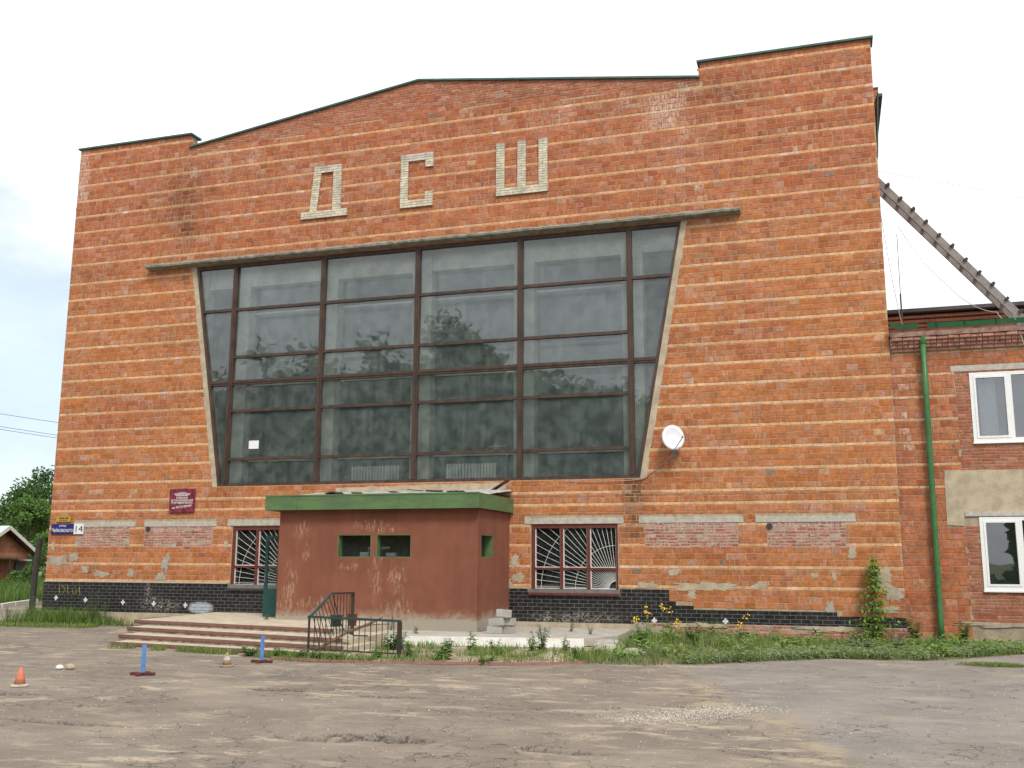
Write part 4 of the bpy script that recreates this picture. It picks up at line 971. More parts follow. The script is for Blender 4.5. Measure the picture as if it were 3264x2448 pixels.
# ================================================================== WING
wing = thing('brick_wing', 'two storey brick wing with white plastic windows and green downpipe', 'building', (4, .08, 0))
WY = .09; WXR = 9.0; WTOP = 7.45
ww = [(1.79, 4.82, 6.54), (1.77, 1.30, 3.03)]; WW = 1.75
plate([(0.0, 0), (WXR, 0), (WXR, WTOP), (0.0, WTOP)], [[(a, z0), (a+WW, z0), (a+WW, z1), (a, z1)] for a, z0, z1 in ww], lambda u, v, d: (u, WY+.009+d, v), .4, 'wall', 'mortar_wing', wing)
WBk = []; wr_ = random.Random(17)
wc = []
z = .17
while z < 3.72: wc.append((z, z+.1545, wr_.choice('shss'))); z += .1545
zt = z
for i in range(5, 13):
    a = S[i]-.038
    if a > 7.1: break
    wc.append((a, a+.076, 'c')); nxt = S[i+1]-.038; un = (nxt-a-.076)/3
    for q in range(3):
        if a+.076+un*(q+1) < 7.16: wc.append((a+.076+un*q, a+.076+un*(q+1), 'hss'[q]))
for z0, z1, kd in wc:
    zm = (z0+z1)/2; iv = [(.004, WXR)]
    if zm < 3.03+.15 or 3.9 < zm < 6.6: iv = subtract(iv, 1.47, 4.1 if zm < 6.6 else 1.47)
    elif zm < 4.15: iv = subtract(iv, 1.07, 5.2)
    if 6.58 < zm < 6.74: iv = subtract(iv, 1.38, 4.0)
    if 2.83 < zm < 4.15: iv = subtract(iv, 1.07, 5.2)
    fill(iv, z0, z1, kd, wr_, out=WBk)
z = .57
while z < 6.55:
    iv = [(1.47, 4.1)]
    if 2.8 < z+.04 < 4.15: z += .0775; continue
    for a, w0, w1 in ww:
        if w0-.02 < z+.039 < w1+.02: iv = subtract(iv, a-.01, a+WW+.01)
    fill(iv, z, z+.0775, 'r', wr_, out=WBk); z += .0775
def wcol(x, z, kd, r):
    n2 = noise.noise((x*1.7, z*2.6, 19))
    if kd == 'c': c = r.choice(PAL_C); c = (c[0]*.92, c[1]*.9, c[2]*.9)
    elif kd == 'r': c = r.choice([(.35, .115, .058), (.33, .105, .055), (.37, .128, .066)])
    else: c = r.choice([(.41, .138, .056), (.39, .124, .052), (.43, .15, .062), (.37, .115, .052)])
    al = max(0, r.gauss(.06, .12))+max(0, n2)*.5*(1 if z > 4.5 else .3)
    if .22 < x < .34 and 4.6 < z < 7.1: al += .8
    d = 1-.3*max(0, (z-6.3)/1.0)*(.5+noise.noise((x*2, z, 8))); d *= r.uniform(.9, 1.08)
    return (c[0]*d, c[1]*d, c[2]*d, min(1, al))
emit_bricks([b for b in WBk if b[1]-b[0] > .03], wing, wcol, wr_, WY, score=lambda b: ((b[1]-b[0])*(b[3]-b[2]) if b[0] < 3.0 else 0)/(((b[0]+b[3])/2-CAMPOS.x)**2+CAMPOS.y**2+(b[2]-CAMPOS.z)**2))
# stepped dentil cornice
for ri, (z0, pr_, step) in enumerate(((7.14, .05, 0), (7.225, .11, 1), (7.31, .16, 1), (7.395, .22, 0))):
    m = MB(); x = .05; q = 0; rr = random.Random(ri+30)
    while x < WXR:
        w = .13 if step else .26
        c = rr.choice([(.40, .15, .10), (.36, .13, .09), (.43, .17, .12)]); 
        add_brick(m, x+.009, x+w-.009, z0+.006, z0+.078, WY-pr_-.02+rr.uniform(-.01, .01), (*c, rr.uniform(.1, .6)), yb=WY+.01); x += w; q += 1
    stuff(m.build('cornice_brick', 'brick', wing))
    m = MB(); m.box(.02, WXR, WY-pr_+.02, WY+.007, z0-.004, z0+.078); m.build('cornice_bed', 'mortar_grey', wing)
m = MB(); r = random.Random(14); N = 80
for i in range(N+1):
    x = .03+WXR*i/N; m.v += [(x, WY-.26+.03*noise.noise((x*4, 0, 0)), 7.485), (x, WY-.27+.04*noise.noise((x*5, 2, 0)), 7.60+.02*noise.noise((x*3, 9, 0))), (x, 1.5, 7.66)]
m.f = [(3*i+k_, 3*i+3+k_, 3*i+4+k_, 3*i+1+k_) for i in range(N) for k_ in range(2)]; m.build('roof_edge', 'crumbled', wing)
# green flashing with a gap above the downpipe
def flash(x0, x1, dip):
    m = MB(); N = 24
    for i in range(N+1):
        x = x0+(x1-x0)*i/N; z = .02*noise.noise((x*.8, 0, 0))+(dip*(1-min(1, (x-x0)/.25))**2)
        m.v += [(x, WY-.30, 7.66+z), (x, WY-.27, 7.80+z), (x, WY-.255, 7.80+z), (x, WY-.285, 7.66+z)]
    m.f = [(4*i+k_, 4*i+4+k_, 4*i+4+(k_+1) % 4, 4*i+(k_+1) % 4) for i in range(N) for k_ in range(4)]+[(0, 1, 2, 3), (4*N+3, 4*N+2, 4*N+1, 4*N)]; return m.build('gutter_flashing', 'green_metal', wing)
flash(.04, .69, .11); f2 = flash(.90, WXR, 0)
m = MB()
for x in (1.1, 1.75, 2.45, 3.15, 3.9): m.box(x, x+.012, WY-.306, WY-.25, 7.65, 7.815)
m.build('seam', 'green_metal', f2)
# set-back upper wall and dark roof
m = MB(); m.box(.1, WXR+2, 4.0, 4.3, 7.4, 9.02); upw = m.build('upper_wall', 'brick_far', wing)
for i in range(3): m = MB(); m.box(.1, WXR+2, 4.0-.06*(i+1), 3.999, 8.62+.12*i, 8.62+.12*i+.075); m.build('cornice', 'brick_far', upw)
m = MB(); m.box(.05, WXR+2, 3.6, 5, 9.0, 9.1); m.build('roof', 'roof_dark', wing)
m = MB(); m.wprism([(.05, 7.4), (WXR+2, 7.4), (WXR+2, 7.55), (.05, 7.55)], WY+.3, 12); m.build('lower_roof', 'felt', wing)
m = MB(); m.box(WXR-.3, WXR-.01, WY+.42, 12, 0, 7.4); m.build('side_wall', 'brick_side', wing)
# plaster patch between the storeys
m = MB(); N = 40; top = [(1.07+.02*noise.noise((0, i, 1)), 0) for i in range(2)]
ol = [(1.06, 2.84), (1.44, 2.83), (1.46, 3.12), (4.5, 3.12), (4.5, 4.15), (1.07, 4.16)]; pts = []
for i in range(len(ol)):
    a, b = ol[i], ol[(i+1) % len(ol)]
    for q in range(12): t = q/12; x, z = a[0]+(b[0]-a[0])*t, a[1]+(b[1]-a[1])*t; pts.append((x+.02*noise.noise((x*4, z*4, 0)), z+.02*noise.noise((x*4, z*4, 5))))
m.wprism(pts, WY-.012, WY+.006); m.build('plaster_patch', 'plaster', wing)
m = MB(); m.box(1.38, 4.0, WY-.008, WY+.2, 6.59, 6.73); m.build('lintel', 'lintel', wing)
m = MB(); m.box(1.47, 4.0, WY-.03, WY-.0125, 3.05, 3.16); m.build('lintel', 'lintel', wing)
patch('mortar_patch', 2.3, .52, .9, .05, 50, 'mortar_grey', WY-.02, wing, .03); m = MB(); m.box(.01, WXR, WY-.03, WY+.007, -.1, .165); m.build('plinth', 'plaster', wing)
for a, z0, z1 in ww:
    m = MB(); f_ = .085; y0, y1 = WY-.015, WY+.06
    m.box(a, a+WW, y0, y1, z1-f_, z1); m.box(a, a+WW, y0, y1, z0, z0+f_+.02); m.box(a, a+f_, y0, y1, z0+f_+.02, z1-f_); m.box(a+WW-f_, a+WW, y0, y1, z0+f_+.02, z1-f_); m.box(a+WW/2-.05, a+WW/2+.05, y0, y1, z0+f_+.02, z1-f_)
    wi = m.build('window', 'white_pvc', wing)
    for q in range(2):
        xa, xb = (a+f_, a+WW/2-.05) if q == 0 else (a+WW/2+.05, a+WW-f_)
        m = MB(); s_ = .05 if q == 0 else .0; zb, zt_ = z0+f_+.02, z1-f_
        if q == 0:
            m.box(xa, xa+s_, y0-.012, y1-.01, zb, zt_); m.box(xb-s_, xb, y0-.012, y1-.01, zb, zt_); m.box(xa+s_, xb-s_, y0-.012, y1-.01, zt_-s_, zt_); m.box(xa+s_, xb-s_, y0-.012, y1-.01, zb, zb+s_); m.build('sash', 'white_pvc', wi)
        m = MB(); t_ = prr.gauss(0, .0006); m.add([(xa+s_, WY+.03-t_, zb+s_), (xb-s_, WY+.03+t_, zb+s_), (xb-s_, WY+.03+t_, zt_-s_), (xa+s_, WY+.03-t_, zt_-s_)], [(0, 1, 2, 3)]); m.build('pane', 'glass_clean', wi)
    m = MB(); m.box(a-.02, a+WW+.02, WY-.05, WY-.001, z0-.03, z0-.002); m.build('sill', 'white_pvc', wi)
    m = MB(); m.box(a-.2, a+WW+.2, WY+1.8, WY+1.9, z0-.5, z1+.3); m.build('inner_wall', 'interior', wing)
m = MB(); N = 14
for i in range(N+1):
    x = 2.02+.38*i/N; m.v += [(x, WY+.25+.03*(i % 2), 4.9), (x-.02, WY+.25+.03*(i % 2), 6.5)]
m.f = [(2*i, 2*i+2, 2*i+3, 2*i+1) for i in range(N)]; m.build('curtain', 'curtain', wing)
# downpipe
m = MB(); m.tube([(.78, WY-.16, 7.42), (.775, WY-.14, 6.0), (.765, WY-.13, 4.0), (.76, WY-.13, 2.0), (.75, WY-.14, .5), (.745, WY-.2, .17)], .068, 16); dp = m.build('downpipe', 'pipe_green', wing, True)
for z0 in (5.3, 3.35, 1.4): m = MB(); m.lathe([(.073, 0), (.073, .06)], (.78-.005*(7.4-z0), WY-.138, z0), 16); m.build('joint', 'pipe_green', dp)
m = MB(); m.lathe([(.075, 0), (.095, .08), (.1, .2), (.088, .2)], (.78, WY-.16, 7.3), 16); m.build('funnel', 'pipe_green', dp)

# ================================================================== LADDER, MAST, CABLES
lad = thing('roof_ladder', 'long grey wooden ladder slanting from the hall down to the wing roof', 'ladder', (3, 2.5, 8))
def lp(t, y, dz=0): return (0.0+t*3.55, y, 12.52-4.42*t+dz)
for y in (2.0, 2.5): m = MB(); m.bar(lp(-.12, y), lp(1.05, y), .07, .19); m.build('stringer', 'wood_grey', lad)
for i in range(12):
    t = .01+i*.086; p_ = lp(t, 1.9, .15+.03*math.sin(i*2.3)); q_ = lp(t, 2.6, .15); m = MB(); m.bar(p_, q_, .07, .10, (.78, 0, .62)); m.build('rung', 'wood_dark', lad)
m = MB(); m.tube([(.49, 2.0, 7.5), (.49, 2.0, 9.15)], .022, 8); ma = m.build('antenna_mast', 'dark_metal'); tag(ma, 'thin vertical antenna mast on the wing roof beside the hall', 'mast')
m = MB(); m.tube([(.49, 2.0, 9.15), (.50, 2.0, 10.85)], .012, 8); m.build('whip', 'metal', ma)
def cable(name, pts, r_, mat, label, sag=0):
    P_ = [Vector(p) for p in pts]; out = []
    for i in range(len(P_)-1):
        for q in range(10): t = q/10; v = P_[i].lerp(P_[i+1], t); v.z -= sag*4*t*(1-t); out.append(v)
    out.append(P_[-1]); m = MB(); m.tube(out, r_, 5); return tag(m.build(name, mat), label, 'cable')
cable('cable', [(.03, 1.6, 12.0), (.28, 1.8, 9.6), (.49, 1.95, 8.2)], .010, 'cable_light', 'thin pale cable hanging from the hall corner to the mast foot', .05)
cable('cable', [(.55, 2.5, 11.3), (1.6, 1.5, 9.2), (2.55, .2, 8.05), (2.85, -.2, 7.85)], .009, 'cable_light', 'thin pale cable sagging from the ladder across the green flashing', .18)
cable('cable', [(2.85, -.2, 7.85), (3.0, -.1, 7.3), (3.12, 0.0, 6.9)], .012, 'cable_light', 'pale cable hanging down over the wing cornice edge', .0)
cable('overhead_wire', [(-3.0, 10, 16.95), (3.2, 10, 14.93), (8, 10, 13.3)], .007, 'sky_line', 'faint overhead wire crossing the sky at the right edge', .02)
for i, (za, zb, lb) in enumerate(((11.81+.3, 11.05+.3-.35, 'highest of three thin overhead wires left of the hall'), (10.9+.28, 10.17+.25-.3, 'middle of three thin overhead wires left of the hall'), (10.76+.2, 10.03+.2-.3, 'lowest of three thin overhead wires left of the hall'))):
    cable('overhead_wire', [(-70, 30, za+2.1), (-50, 30, zb-.1), (-12, 30, zb-4.4)], .016, 'sky_line', lb, .05)['group'] = 'wires left of the hall'

# ================================================================== DISH, SIGNS, SMALL THINGS
dish = thing('satellite_dish', 'white oval satellite dish on the brick wall right of the window', 'dish', (-5.45, -.1, 4.8))
c0 = Vector((-5.42, -.36, 5.14)); dn = Vector((.34, -.9, .28)).normalized(); dxv = Vector((0, 0, 1)).cross(dn).normalized()*-1; dyv = dn.cross(dxv)*-1
if dyv.z < 0: dyv = -dyv
m = MB(); rings = [0, .25, .5, .75, 1]; NN = 32
for k_ in rings:
    for q in range(NN):
        a = 2*PI*q/NN; p_ = c0+dxv*(.285*k_*math.cos(a))+dyv*(.345*k_*math.sin(a))+dn*(.07*k_*k_-.07); m.v.append(tuple(p_))
for i in range(4):
    for q in range(NN): m.f.append((i*NN+q, i*NN+(q+1) % NN, (i+1)*NN+(q+1) % NN, (i+1)*NN+q))
nv = len(m.v)
for q in range(NN):
    a = 2*PI*q/NN; m.v.append(tuple(c0+dxv*(.295*math.cos(a))+dyv*(.355*math.sin(a))-dn*.025))
for q in range(NN): m.f.append((4*NN+q, 4*NN+(q+1) % NN, nv+(q+1) % NN, nv+q))
m.build('reflector', 'dish_grey', dish, True)
low_ = c0-dyv*.34; lnb = low_+dn*.36+dyv*.20-dxv*.17
m = MB(); m.tube([low_-dn*.05, low_+dn*.1-dyv*.02, lnb], .012, 8); m.build('arm', 'metal', dish)
m = MB(); m.tube([lnb-dn*.0+dyv*.02, lnb-dn*.1+dyv*.03], .03, 10); m.tube([lnb+dyv*.02, lnb+dn*.05+dyv*.0], .022, 10); m.build('receiver', 'dish_grey', dish)
m = MB(); m.tube([(-5.45, 0, 4.76), (-5.45, -.22, 4.74), (-5.44, -.27, 4.8), tuple(c0-dyv*.2-dn*.06)], .02, 8); m.box(-5.51, -5.39, -.03, -.008, 4.66, 4.84); m.build('bracket', 'metal', dish)
cable('dish_cable', [(-5.45, -.2, 4.74), (-5.75, -.04, 4.5), (-6.1, -.03, 4.24), (-6.3, -.03, 4.1)], .012, 'cable_red', 'reddish cable running from the satellite dish to the window corner', .02)
cable('window_cable', [(-6.3, -.03, 4.1), (-6.9, -.04, 4.06), (-8.4, -.03, 4.08)], .007, 'cable_light', 'thin pale cable below the right end of the window', .01)

pq = thing('wall_plaque', 'burgundy square name plaque with white lettering left of the window', 'plaque', (-20.48, -.03, 3.36))
m = MB(); m.box(-20.93, -20.03, -.05, -.018, 3.36, 4.07); m.build('board', 'plaque', pq)
for y_, w_ in ((3.955, .28), (3.925, .56), (3.895, .54), (3.868, .42)):
    m = MB(); x = -20.48-w_/2; rr = random.Random(int(w_*100))
    while x < -20.48+w_/2: q = min(rr.uniform(.04, .12), -20.48+w_/2-x); m.box(x, x+q, -.053, -.0505, y_-.007, y_+.007); x += q+.012
    m.build('small_print', 'sign_white', pq)
text_mesh('КЛИНСКАЯ', .085, 'lettering', 'sign_white', pq, (-20.48, -.053, 3.795), .40)
text_mesh('ДЕТСКО-ЮНОШЕСКАЯ', .085, 'lettering', 'sign_white', pq, (-20.48, -.053, 3.72), .78)
text_mesh('СПОРТИВНАЯ ШКОЛА', .085, 'lettering', 'sign_white', pq, (-20.48, -.053, 3.645), .76)
text_mesh('им. М.В.Трефилова', .10, 'lettering', 'sign_white', pq, (-20.48, -.053, 3.53), .70, rot=(PI/2, -.12), shear=.3)
ss = thing('street_sign', 'blue street name sign with white number panel on the hall corner', 'sign', (-24.67, -.03, 2.72))
m = MB(); m.box(-25.28, -24.415, -.045, -.02, 2.725, 3.04); m.build('name_panel', 'sign_blue', ss)
m = MB(); m.box(-24.41, -24.05, -.046, -.02, 2.722, 3.043); m.build('number_panel', 'sign_white', ss)
text_mesh('улица', .085, 'lettering', 'sign_white', ss, (-24.84, -.048, 2.985), .27)
text_mesh('Чайковского', .17, 'lettering', 'sign_white', ss, (-24.85, -.048, 2.84), .80, ext=.002)
text_mesh('14', .27, 'lettering', 'text_dark', ss, (-24.23, -.049, 2.875), .27)
ys = thing('gas_sign', 'small yellow notice plate above the blue street sign', 'sign', (-24.85, -.03, 3.1))
m = MB(); m.box(-25.12, -24.57, -.04, -.02, 3.105, 3.285); m.build('plate', 'sign_yellow', ys)
m = MB()
for i, (a, b) in enumerate(((-25.0, -24.94), (-24.93, -24.88), (-24.87, -24.82), (-24.78, -24.73), (-24.72, -24.66))): m.box(a, b, -.043, -.0405, 3.20, 3.245)
m.box(-25.0, -24.68, -.043, -.0405, 3.15, 3.165); m.build('lettering', 'text_dark', ys)
m = MB(); m.box(-18.32, -17.98, .07, .074, 5.25, 5.5); tag(m.build('paper_notice', 'sign_white'), 'white paper sheet stuck inside the big window', 'paper')
for xa, xb, lb in ((-15.3, -13.72, 'white ribbed radiator behind the window above the porch left'), (-12.25, -10.7, 'white ribbed radiator behind the window above the porch right')):
    t = thing('radiator', lb, 'radiator', ((xa+xb)/2, 1.0, 4.0), 'radiators inside the window'); n = 16
    for i in range(n): m = MB(); x = xa+(xb-xa)*(i+.5)/n; m.box(x-.035, x+.035, .93, 1.07, 4.12, 4.72); m.build('fin', 'interior_white', t)
    m = MB(); m.box(xa, xb, .97, 1.03, 4.16, 4.22); m.box(xa, xb, .97, 1.03, 4.62, 4.68); m.build('header', 'interior_white', t)
m = MB(); m.tube([(-12.3, 1.0, 4.6), (-12.5, 1.0, 4.95), (-11.0, 1.0, 4.97), (-10.98, 1.0, 5.2), (-10.4, 1.0, 5.22), (-10.4, 1.0, 4.9)], .018, 6); tag(m.build('heating_pipe', 'interior_white'), 'thin white heating pipe above the right radiator', 'pipe')

def post(label, x, y, rz):
    t = thing('marker_post', label, 'post', (x, y, .02), 'blue marker posts on the yard'); z0 = gz(x, y)
    m = MB(); m.box(x-.03, x+.03, y-.02, y+.02, z0+.05, z0+.50); o = m.build('upright', 'blue_paint', t)
    m = MB(); R_ = Matrix.Rotation(rz, 3, 'Z'); m.rbox(x, y, z0+.028, .42, .07, .045, R_); m.rbox(x, y, z0+.027, .07, .36, .043, R_); m.build('foot', 'maroon', t)
post('blue marker post on maroon cross foot, the one nearer the camera', -12.81, -11.53, .15); post('blue marker post on maroon cross foot nearer the steps', -12.13, -8.9, .1)
def cone(label, x, y, mats, h=.31, r_=.09):
    t = thing('traffic_cone', label, 'cone', (x, y, .02), 'traffic cones on the yard'); z0 = gz(x, y)
    m = MB(); rr_ = lambda z_: r_+(r_*.24-r_)*(z_-.035)/(h-.035); m.lathe([(r_, .035), (rr_(h*.5), h*.5), (r_*.24, h), (0, h)], (x, y, z0), 20); m.build('body', mats[0], t, True)
    m = MB(); m.lathe([(rr_(.12)+.002, .12), (rr_(.19)+.002, .19)], (x, y, z0), 20); m.build('band', mats[1], t)
    m = MB(); m.lathe([(.125, 0), (.138, .012), (.13, .03), (r_*1.05, .04), (r_*.9, .042)], (x, y, z0), 20); m.build('base', mats[2], t)
cone('bright orange traffic cone with dirty white base at the left edge', -13.61, -13.4, ('cone_orange', 'cone_orange', 'cone_dirty_white'), .285)
cone('faded brown traffic cone with pale band near the steps', -12.37, -9.71, ('cone_faded', 'cone_dirty_white', 'cone_faded'), .255)

# ================================================================== VEGETATION
def vary(c, r, a=.25): k_ = r.uniform(1-a, 1+a); return (c[0]*k_*r.uniform(.85, 1.15), c[1]*k_, c[2]*k_*r.uniform(.8, 1.2))
GR = [(.15, .25, .05), (.18, .28, .065), (.11, .19, .04), (.24, .29, .10), (.22, .255, .085)]
def blade(m, x, y, z, h, w, r, cols):
    a = r.uniform(0, 2*PI); lean = r.uniform(.05, .6)*h; dx, dy = math.cos(a), math.sin(a); b_ = r.uniform(0, PI); wx, wy = math.cos(b_)*w/2, math.sin(b_)*w/2
    c = vary(r.choice(cols), r); n = len(m.v)
    m.v += [(x-wx, y-wy, z), (x+wx, y+wy, z), (x+wx*.7+dx*lean*.35, y+wy*.7+dy*lean*.35, z+h*.6), (x-wx*.7+dx*lean*.35, y-wy*.7+dy*lean*.35, z+h*.6), (x+dx*lean, y+dy*lean, z+h*r.uniform(.8, 1))]
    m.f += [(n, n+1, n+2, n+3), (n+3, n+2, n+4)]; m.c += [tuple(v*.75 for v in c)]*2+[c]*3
def leaf(m, p, d, L, w, col=None, nrm=None):
    d = d.normalized(); s_ = d.cross(nrm or Vector((0, 0, 1)))
    if s_.length < .1: s_ = Vector((1, 0, 0))
    s_.normalize(); u_ = s_.cross(d)
    m.add([p, p+d*L*.45+s_*w*.5-u_*w*.12, p+d*L-u_*L*.15, p+d*L*.45-s_*w*.5-u_*w*.12, p+d*L*.45+u_*w*.1], [(0, 1, 4), (1, 2, 4), (2, 3, 4), (3, 0, 4)], col)
vf = [(-6.3, -7.0), (-5.2, -6.95), (-4.25, -6.41), (-3., -5.3), (-1.71, -4.4), (.05, -4.1), (1.2, -2.9), (2.27, -1.6), (5, -1.2), (9, -1.1)]
def vfy(x):
    if x <= vf[0][0]: return vf[0][1]+(vf[0][0]-x)*1.2
    for i in range(len(vf)-1):
        if x <= vf[i+1][0]: t = (x-vf[i][0])/(vf[i+1][0]-vf[i][0]); return vf[i][1]+(vf[i+1][1]-vf[i][1])*t
    return -1.1
def vz(x, y): t = max(0, min(1, (y-vfy(x))/max(.3, -vfy(x)))); return .03+.05*t**.8+.03*noise.noise((x*1.3, y*1.3, 6))*min(1, t*6)
m = MB(); nx, ny = 90, 26
for j in range(ny+1):
    for i in range(nx+1): x = -6.6+15.6*i/nx; ya = vfy(x)+.08*noise.noise((x*3, 0, 0)); y = ya+(-.02-ya)*j/ny; m.v.append((x, y, vz(x, y) if j else .006))
m.f = [(j*(nx+1)+i, j*(nx+1)+i+1, (j+1)*(nx+1)+i+1, (j+1)*(nx+1)+i) for j in range(ny) for i in range(nx)]; struct(m.build('verge', 'soil', smooth=True))
gr = random.Random(40); m = MB(); WIL = [(.21, .29, .14), (.17, .25, .10), (.25, .31, .16), (.14, .22, .07), (.30, .30, .17)]
for i in range(26000):
    x = gr.uniform(-6.4, 6.5); ya = vfy(x)-.12; y = ya+(-.05-ya)*gr.random()
    if noise.noise((x*.9, y*1.1, 12)) < -.38 and gr.random() < .8: continue
    hgt_ = gr.uniform(.05, .17)*max(.3, 1+1.3*noise.noise((x*.8, y*1.1, 3))+.7*noise.noise((x*2.6, y*2.6, 13)))*(1.25 if x < -3 else .85)
    if gr.random() < .25: hgt_ *= 1.4
    blade(m, x, y, vz(x, y)-.01, hgt_, .016, gr, GR if noise.noise((x*.5, y*.6, 30)) > -.15 else GR[2:]+WIL[:2])
for i in range(9000):    # mown, wilting leaves lying on top
    x = gr.uniform(-4.5, 6.5); y = vfy(x)+abs(gr.gauss(.1, .8)); 
    if y > -.1 or noise.noise((x*1.2, y*1.5, 41)) < -.2: continue
    a = gr.uniform(0, 2*PI); leaf(m, Vector((x, y, vz(x, y)+gr.uniform(.03, .14))), Vector((math.cos(a), math.sin(a), gr.uniform(-.3, .4))), gr.uniform(.06, .16), gr.uniform(.02, .05), vary(gr.choice(WIL), gr, .2))
for q in range(95):     # leafy clumps
    cx = gr.uniform(-6.3, 6.4); ya = vfy(cx); cy = ya+(-.2-ya)*gr.random(); hh = gr.uniform(.12, .34)*(1.3 if cx < -3.2 else .9); cw = gr.choice([(.14, .25, .055), (.18, .30, .07), (.21, .29, .11), (.25, .33, .10)]); big_ = gr.uniform(.08, .17)
    for i in range(gr.randint(25, 70)):
        a = gr.uniform(0, 2*PI); rr_ = abs(gr.gauss(0, .13)); leaf(m, Vector((cx+math.cos(a)*rr_, cy+math.sin(a)*rr_, vz(cx, cy)+hh*gr.random())), Vector((math.cos(a), math.sin(a), gr.uniform(-.4, .9))), big_*gr.uniform(.6, 1.2), big_*gr.uniform(.3, .55), vary(cw, gr, .25))
for i in range(1500):
    x = gr.gauss(1.25, .28); y = gr.gauss(-4.7, .1); blade(m, x, y, .01, gr.uniform(.03, .09), .012, gr, GR)
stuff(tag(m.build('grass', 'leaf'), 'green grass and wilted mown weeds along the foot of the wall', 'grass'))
# grass in front of the steps and in the sand bed
m = MB()
for i in range(9200):
    if i < 2300:
        t = gr.random()**.7; x = -17.2+6.4*t; y = -7.05-1.1*t+gr.gauss(0, .09); 
        if noise.noise((x*1.4, 0, 3)) < -.1: continue
    elif i < 3400: x = gr.uniform(-12.2, -10.2); y = -8.1+gr.gauss(0, .2)
    else: x = gr.uniform(-11.6, -6.2); y = gr.uniform(kerb_y(x)-.05, -4.3)
    if i >= 3400 and noise.noise((x*1.1, y*1.1, 8)) < -.02: continue
    z = gz(x, y) if i < 3400 else sz_(x, y)
    blade(m, x, y, z-.01, gr.uniform(.04, .19), .016, gr, GR)
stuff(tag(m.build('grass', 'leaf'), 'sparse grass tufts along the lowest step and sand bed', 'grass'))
# grass at the left corner of the hall
m = MB()
for i in range(9000):
    x = gr.uniform(-29.5, -18.8); f_ = max(.35, 1-(x+29)/13); y = -.15-abs(gr.gauss(0, .55))*f_*1.4
    if x < -25.5: y = -1.4+gr.gauss(0, .5)+.25*(x+25.5)
    if noise.noise((x*.8, y, 17)) < -.3 or x < -27 and gr.random() < .75: continue
    blade(m, x, y, gz(x, y)-.01, gr.uniform(.1, .5)*(1.2 if -25.7 < x < -23 else .3 if x < -25.7 else .65), .022, gr, [(.11, .20, .035), (.14, .22, .05), (.09, .16, .03), (.17, .21, .08)])
for i in range(2500):
    x = gr.uniform(-26.8, -22); y = -2.0+gr.gauss(0, .25)+.12*(x+25); blade(m, x, y, .01, gr.uniform(.04, .14), .02, gr, GR)
stuff(tag(m.build('grass', 'leaf'), 'bright overgrown grass at the left corner of the hall', 'grass'))
# tall meadow grass beyond the white kerb
m = MB()
for i in range(30000):
    x = gr.uniform(-62, -31); y = gr.uniform(-2, 34)
    if (x+33.4)*.88+(y-6.5)*.47 > -.25 and y < 16: continue
    blade(m, x, y, -.02, gr.uniform(.35, 1.15), .05, gr, [(.075, .16, .03), (.10, .19, .04), (.06, .13, .026), (.14, .20, .06)])
stuff(tag(m.build('meadow', 'leaf'), 'tall green meadow grass beyond the white kerb', 'grass'))

def weed(name, label, x, y, z, h, n, seed, cols, L=.10, w=.045, group=None, stems=3, spread=.12, flower=None, up=.25):
    r = random.Random(seed); t = thing(name, label, 'plant', (x, y, z), group); ms, ml, mf = MB(), MB(), MB()
    for s_ in range(stems):
        a = r.uniform(0, 2*PI); lean = spread*r.uniform(.3, 1.2); hh = h*r.uniform(.7, 1.05)
        top = Vector((x+math.cos(a)*lean, y+math.sin(a)*lean, z+hh)); b0 = Vector((x+r.uniform(-.03, .03), y+r.uniform(-.03, .03), z-.02)); mid = b0.lerp(top, .5)+Vector((r.uniform(-.03, .03), r.uniform(-.03, .03), 0))
        ms.tube([b0, mid, top], [.006, .005, .003], 5)
        for q in range(n):
            tt = (q+r.random())/n; p_ = (b0.lerp(mid, tt*2) if tt < .5 else mid.lerp(top, tt*2-1)); an = r.uniform(0, 2*PI)
            leaf(ml, p_, Vector((math.cos(an), math.sin(an), r.uniform(-.25, up*2))), L*r.uniform(.6, 1.2)*(1.25-.6*tt), w*r.uniform(.7, 1.2)*(1.2-.5*tt), vary(r.choice(cols), r, .22))
        if flower:
            for q in range(r.randint(5, 10)):
                p_ = top+Vector((r.gauss(0, .045), r.gauss(0, .045), r.uniform(-.14, .03)))
                fn = Vector((r.gauss(0, .6), -1, r.gauss(.5, .5))).normalized(); f1 = fn.cross(Vector((0, 0, 1))).normalized(); f2 = fn.cross(f1)
                for k_ in range(6): an = k_*PI/3; leaf(mf, p_, f1*math.cos(an)+f2*math.sin(an)+fn*.25, .021, .018, None, fn)
    ms.build('stem', 'bark' if not flower else 'stem_green', t); ml.build('leaves', 'leaf', t)
    if flower: stuff(mf.build('flowers', 'petal', t))
simple('stem_green', (.09, .14, .04), .7, .2, 9, bump=0)
LG = [(.08, .165, .034), (.105, .20, .045), (.065, .135, .03)]; LB = [(.12, .22, .035), (.10, .19, .03), (.15, .25, .05)]
G1 = 'weeds growing in front of the slab'
weed('burdock', 'broad leaved dark weed in front of the white slab, right of the railing', -9.05, -7.4, .03, .34, 12, 1, LG, .2, .15, G1, 4, .18)
weed('weed', 'upright bright sapling weed before the white slab edge', -9.2, -5.2, .03, .5, 26, 2, LB, .13, .085, G1, 2, .05)
weed('weed', 'tall bushy green weed in the middle of the sand bed', -7.5, -5.6, .04, .62, 34, 3, LG, .13, .04, G1, 9, .25)
weed('weed', 'low leafy weed beside the broken end of the slab', -7.2, -4.9, .04, .34, 18, 4, LG, .1, .05, G1, 5, .15)
weed('weed', 'low weed left of the broad leaved one by the railing post', -10.2, -6.2, .04, .25, 14, 5, LB, .12, .06, G1, 4, .15)
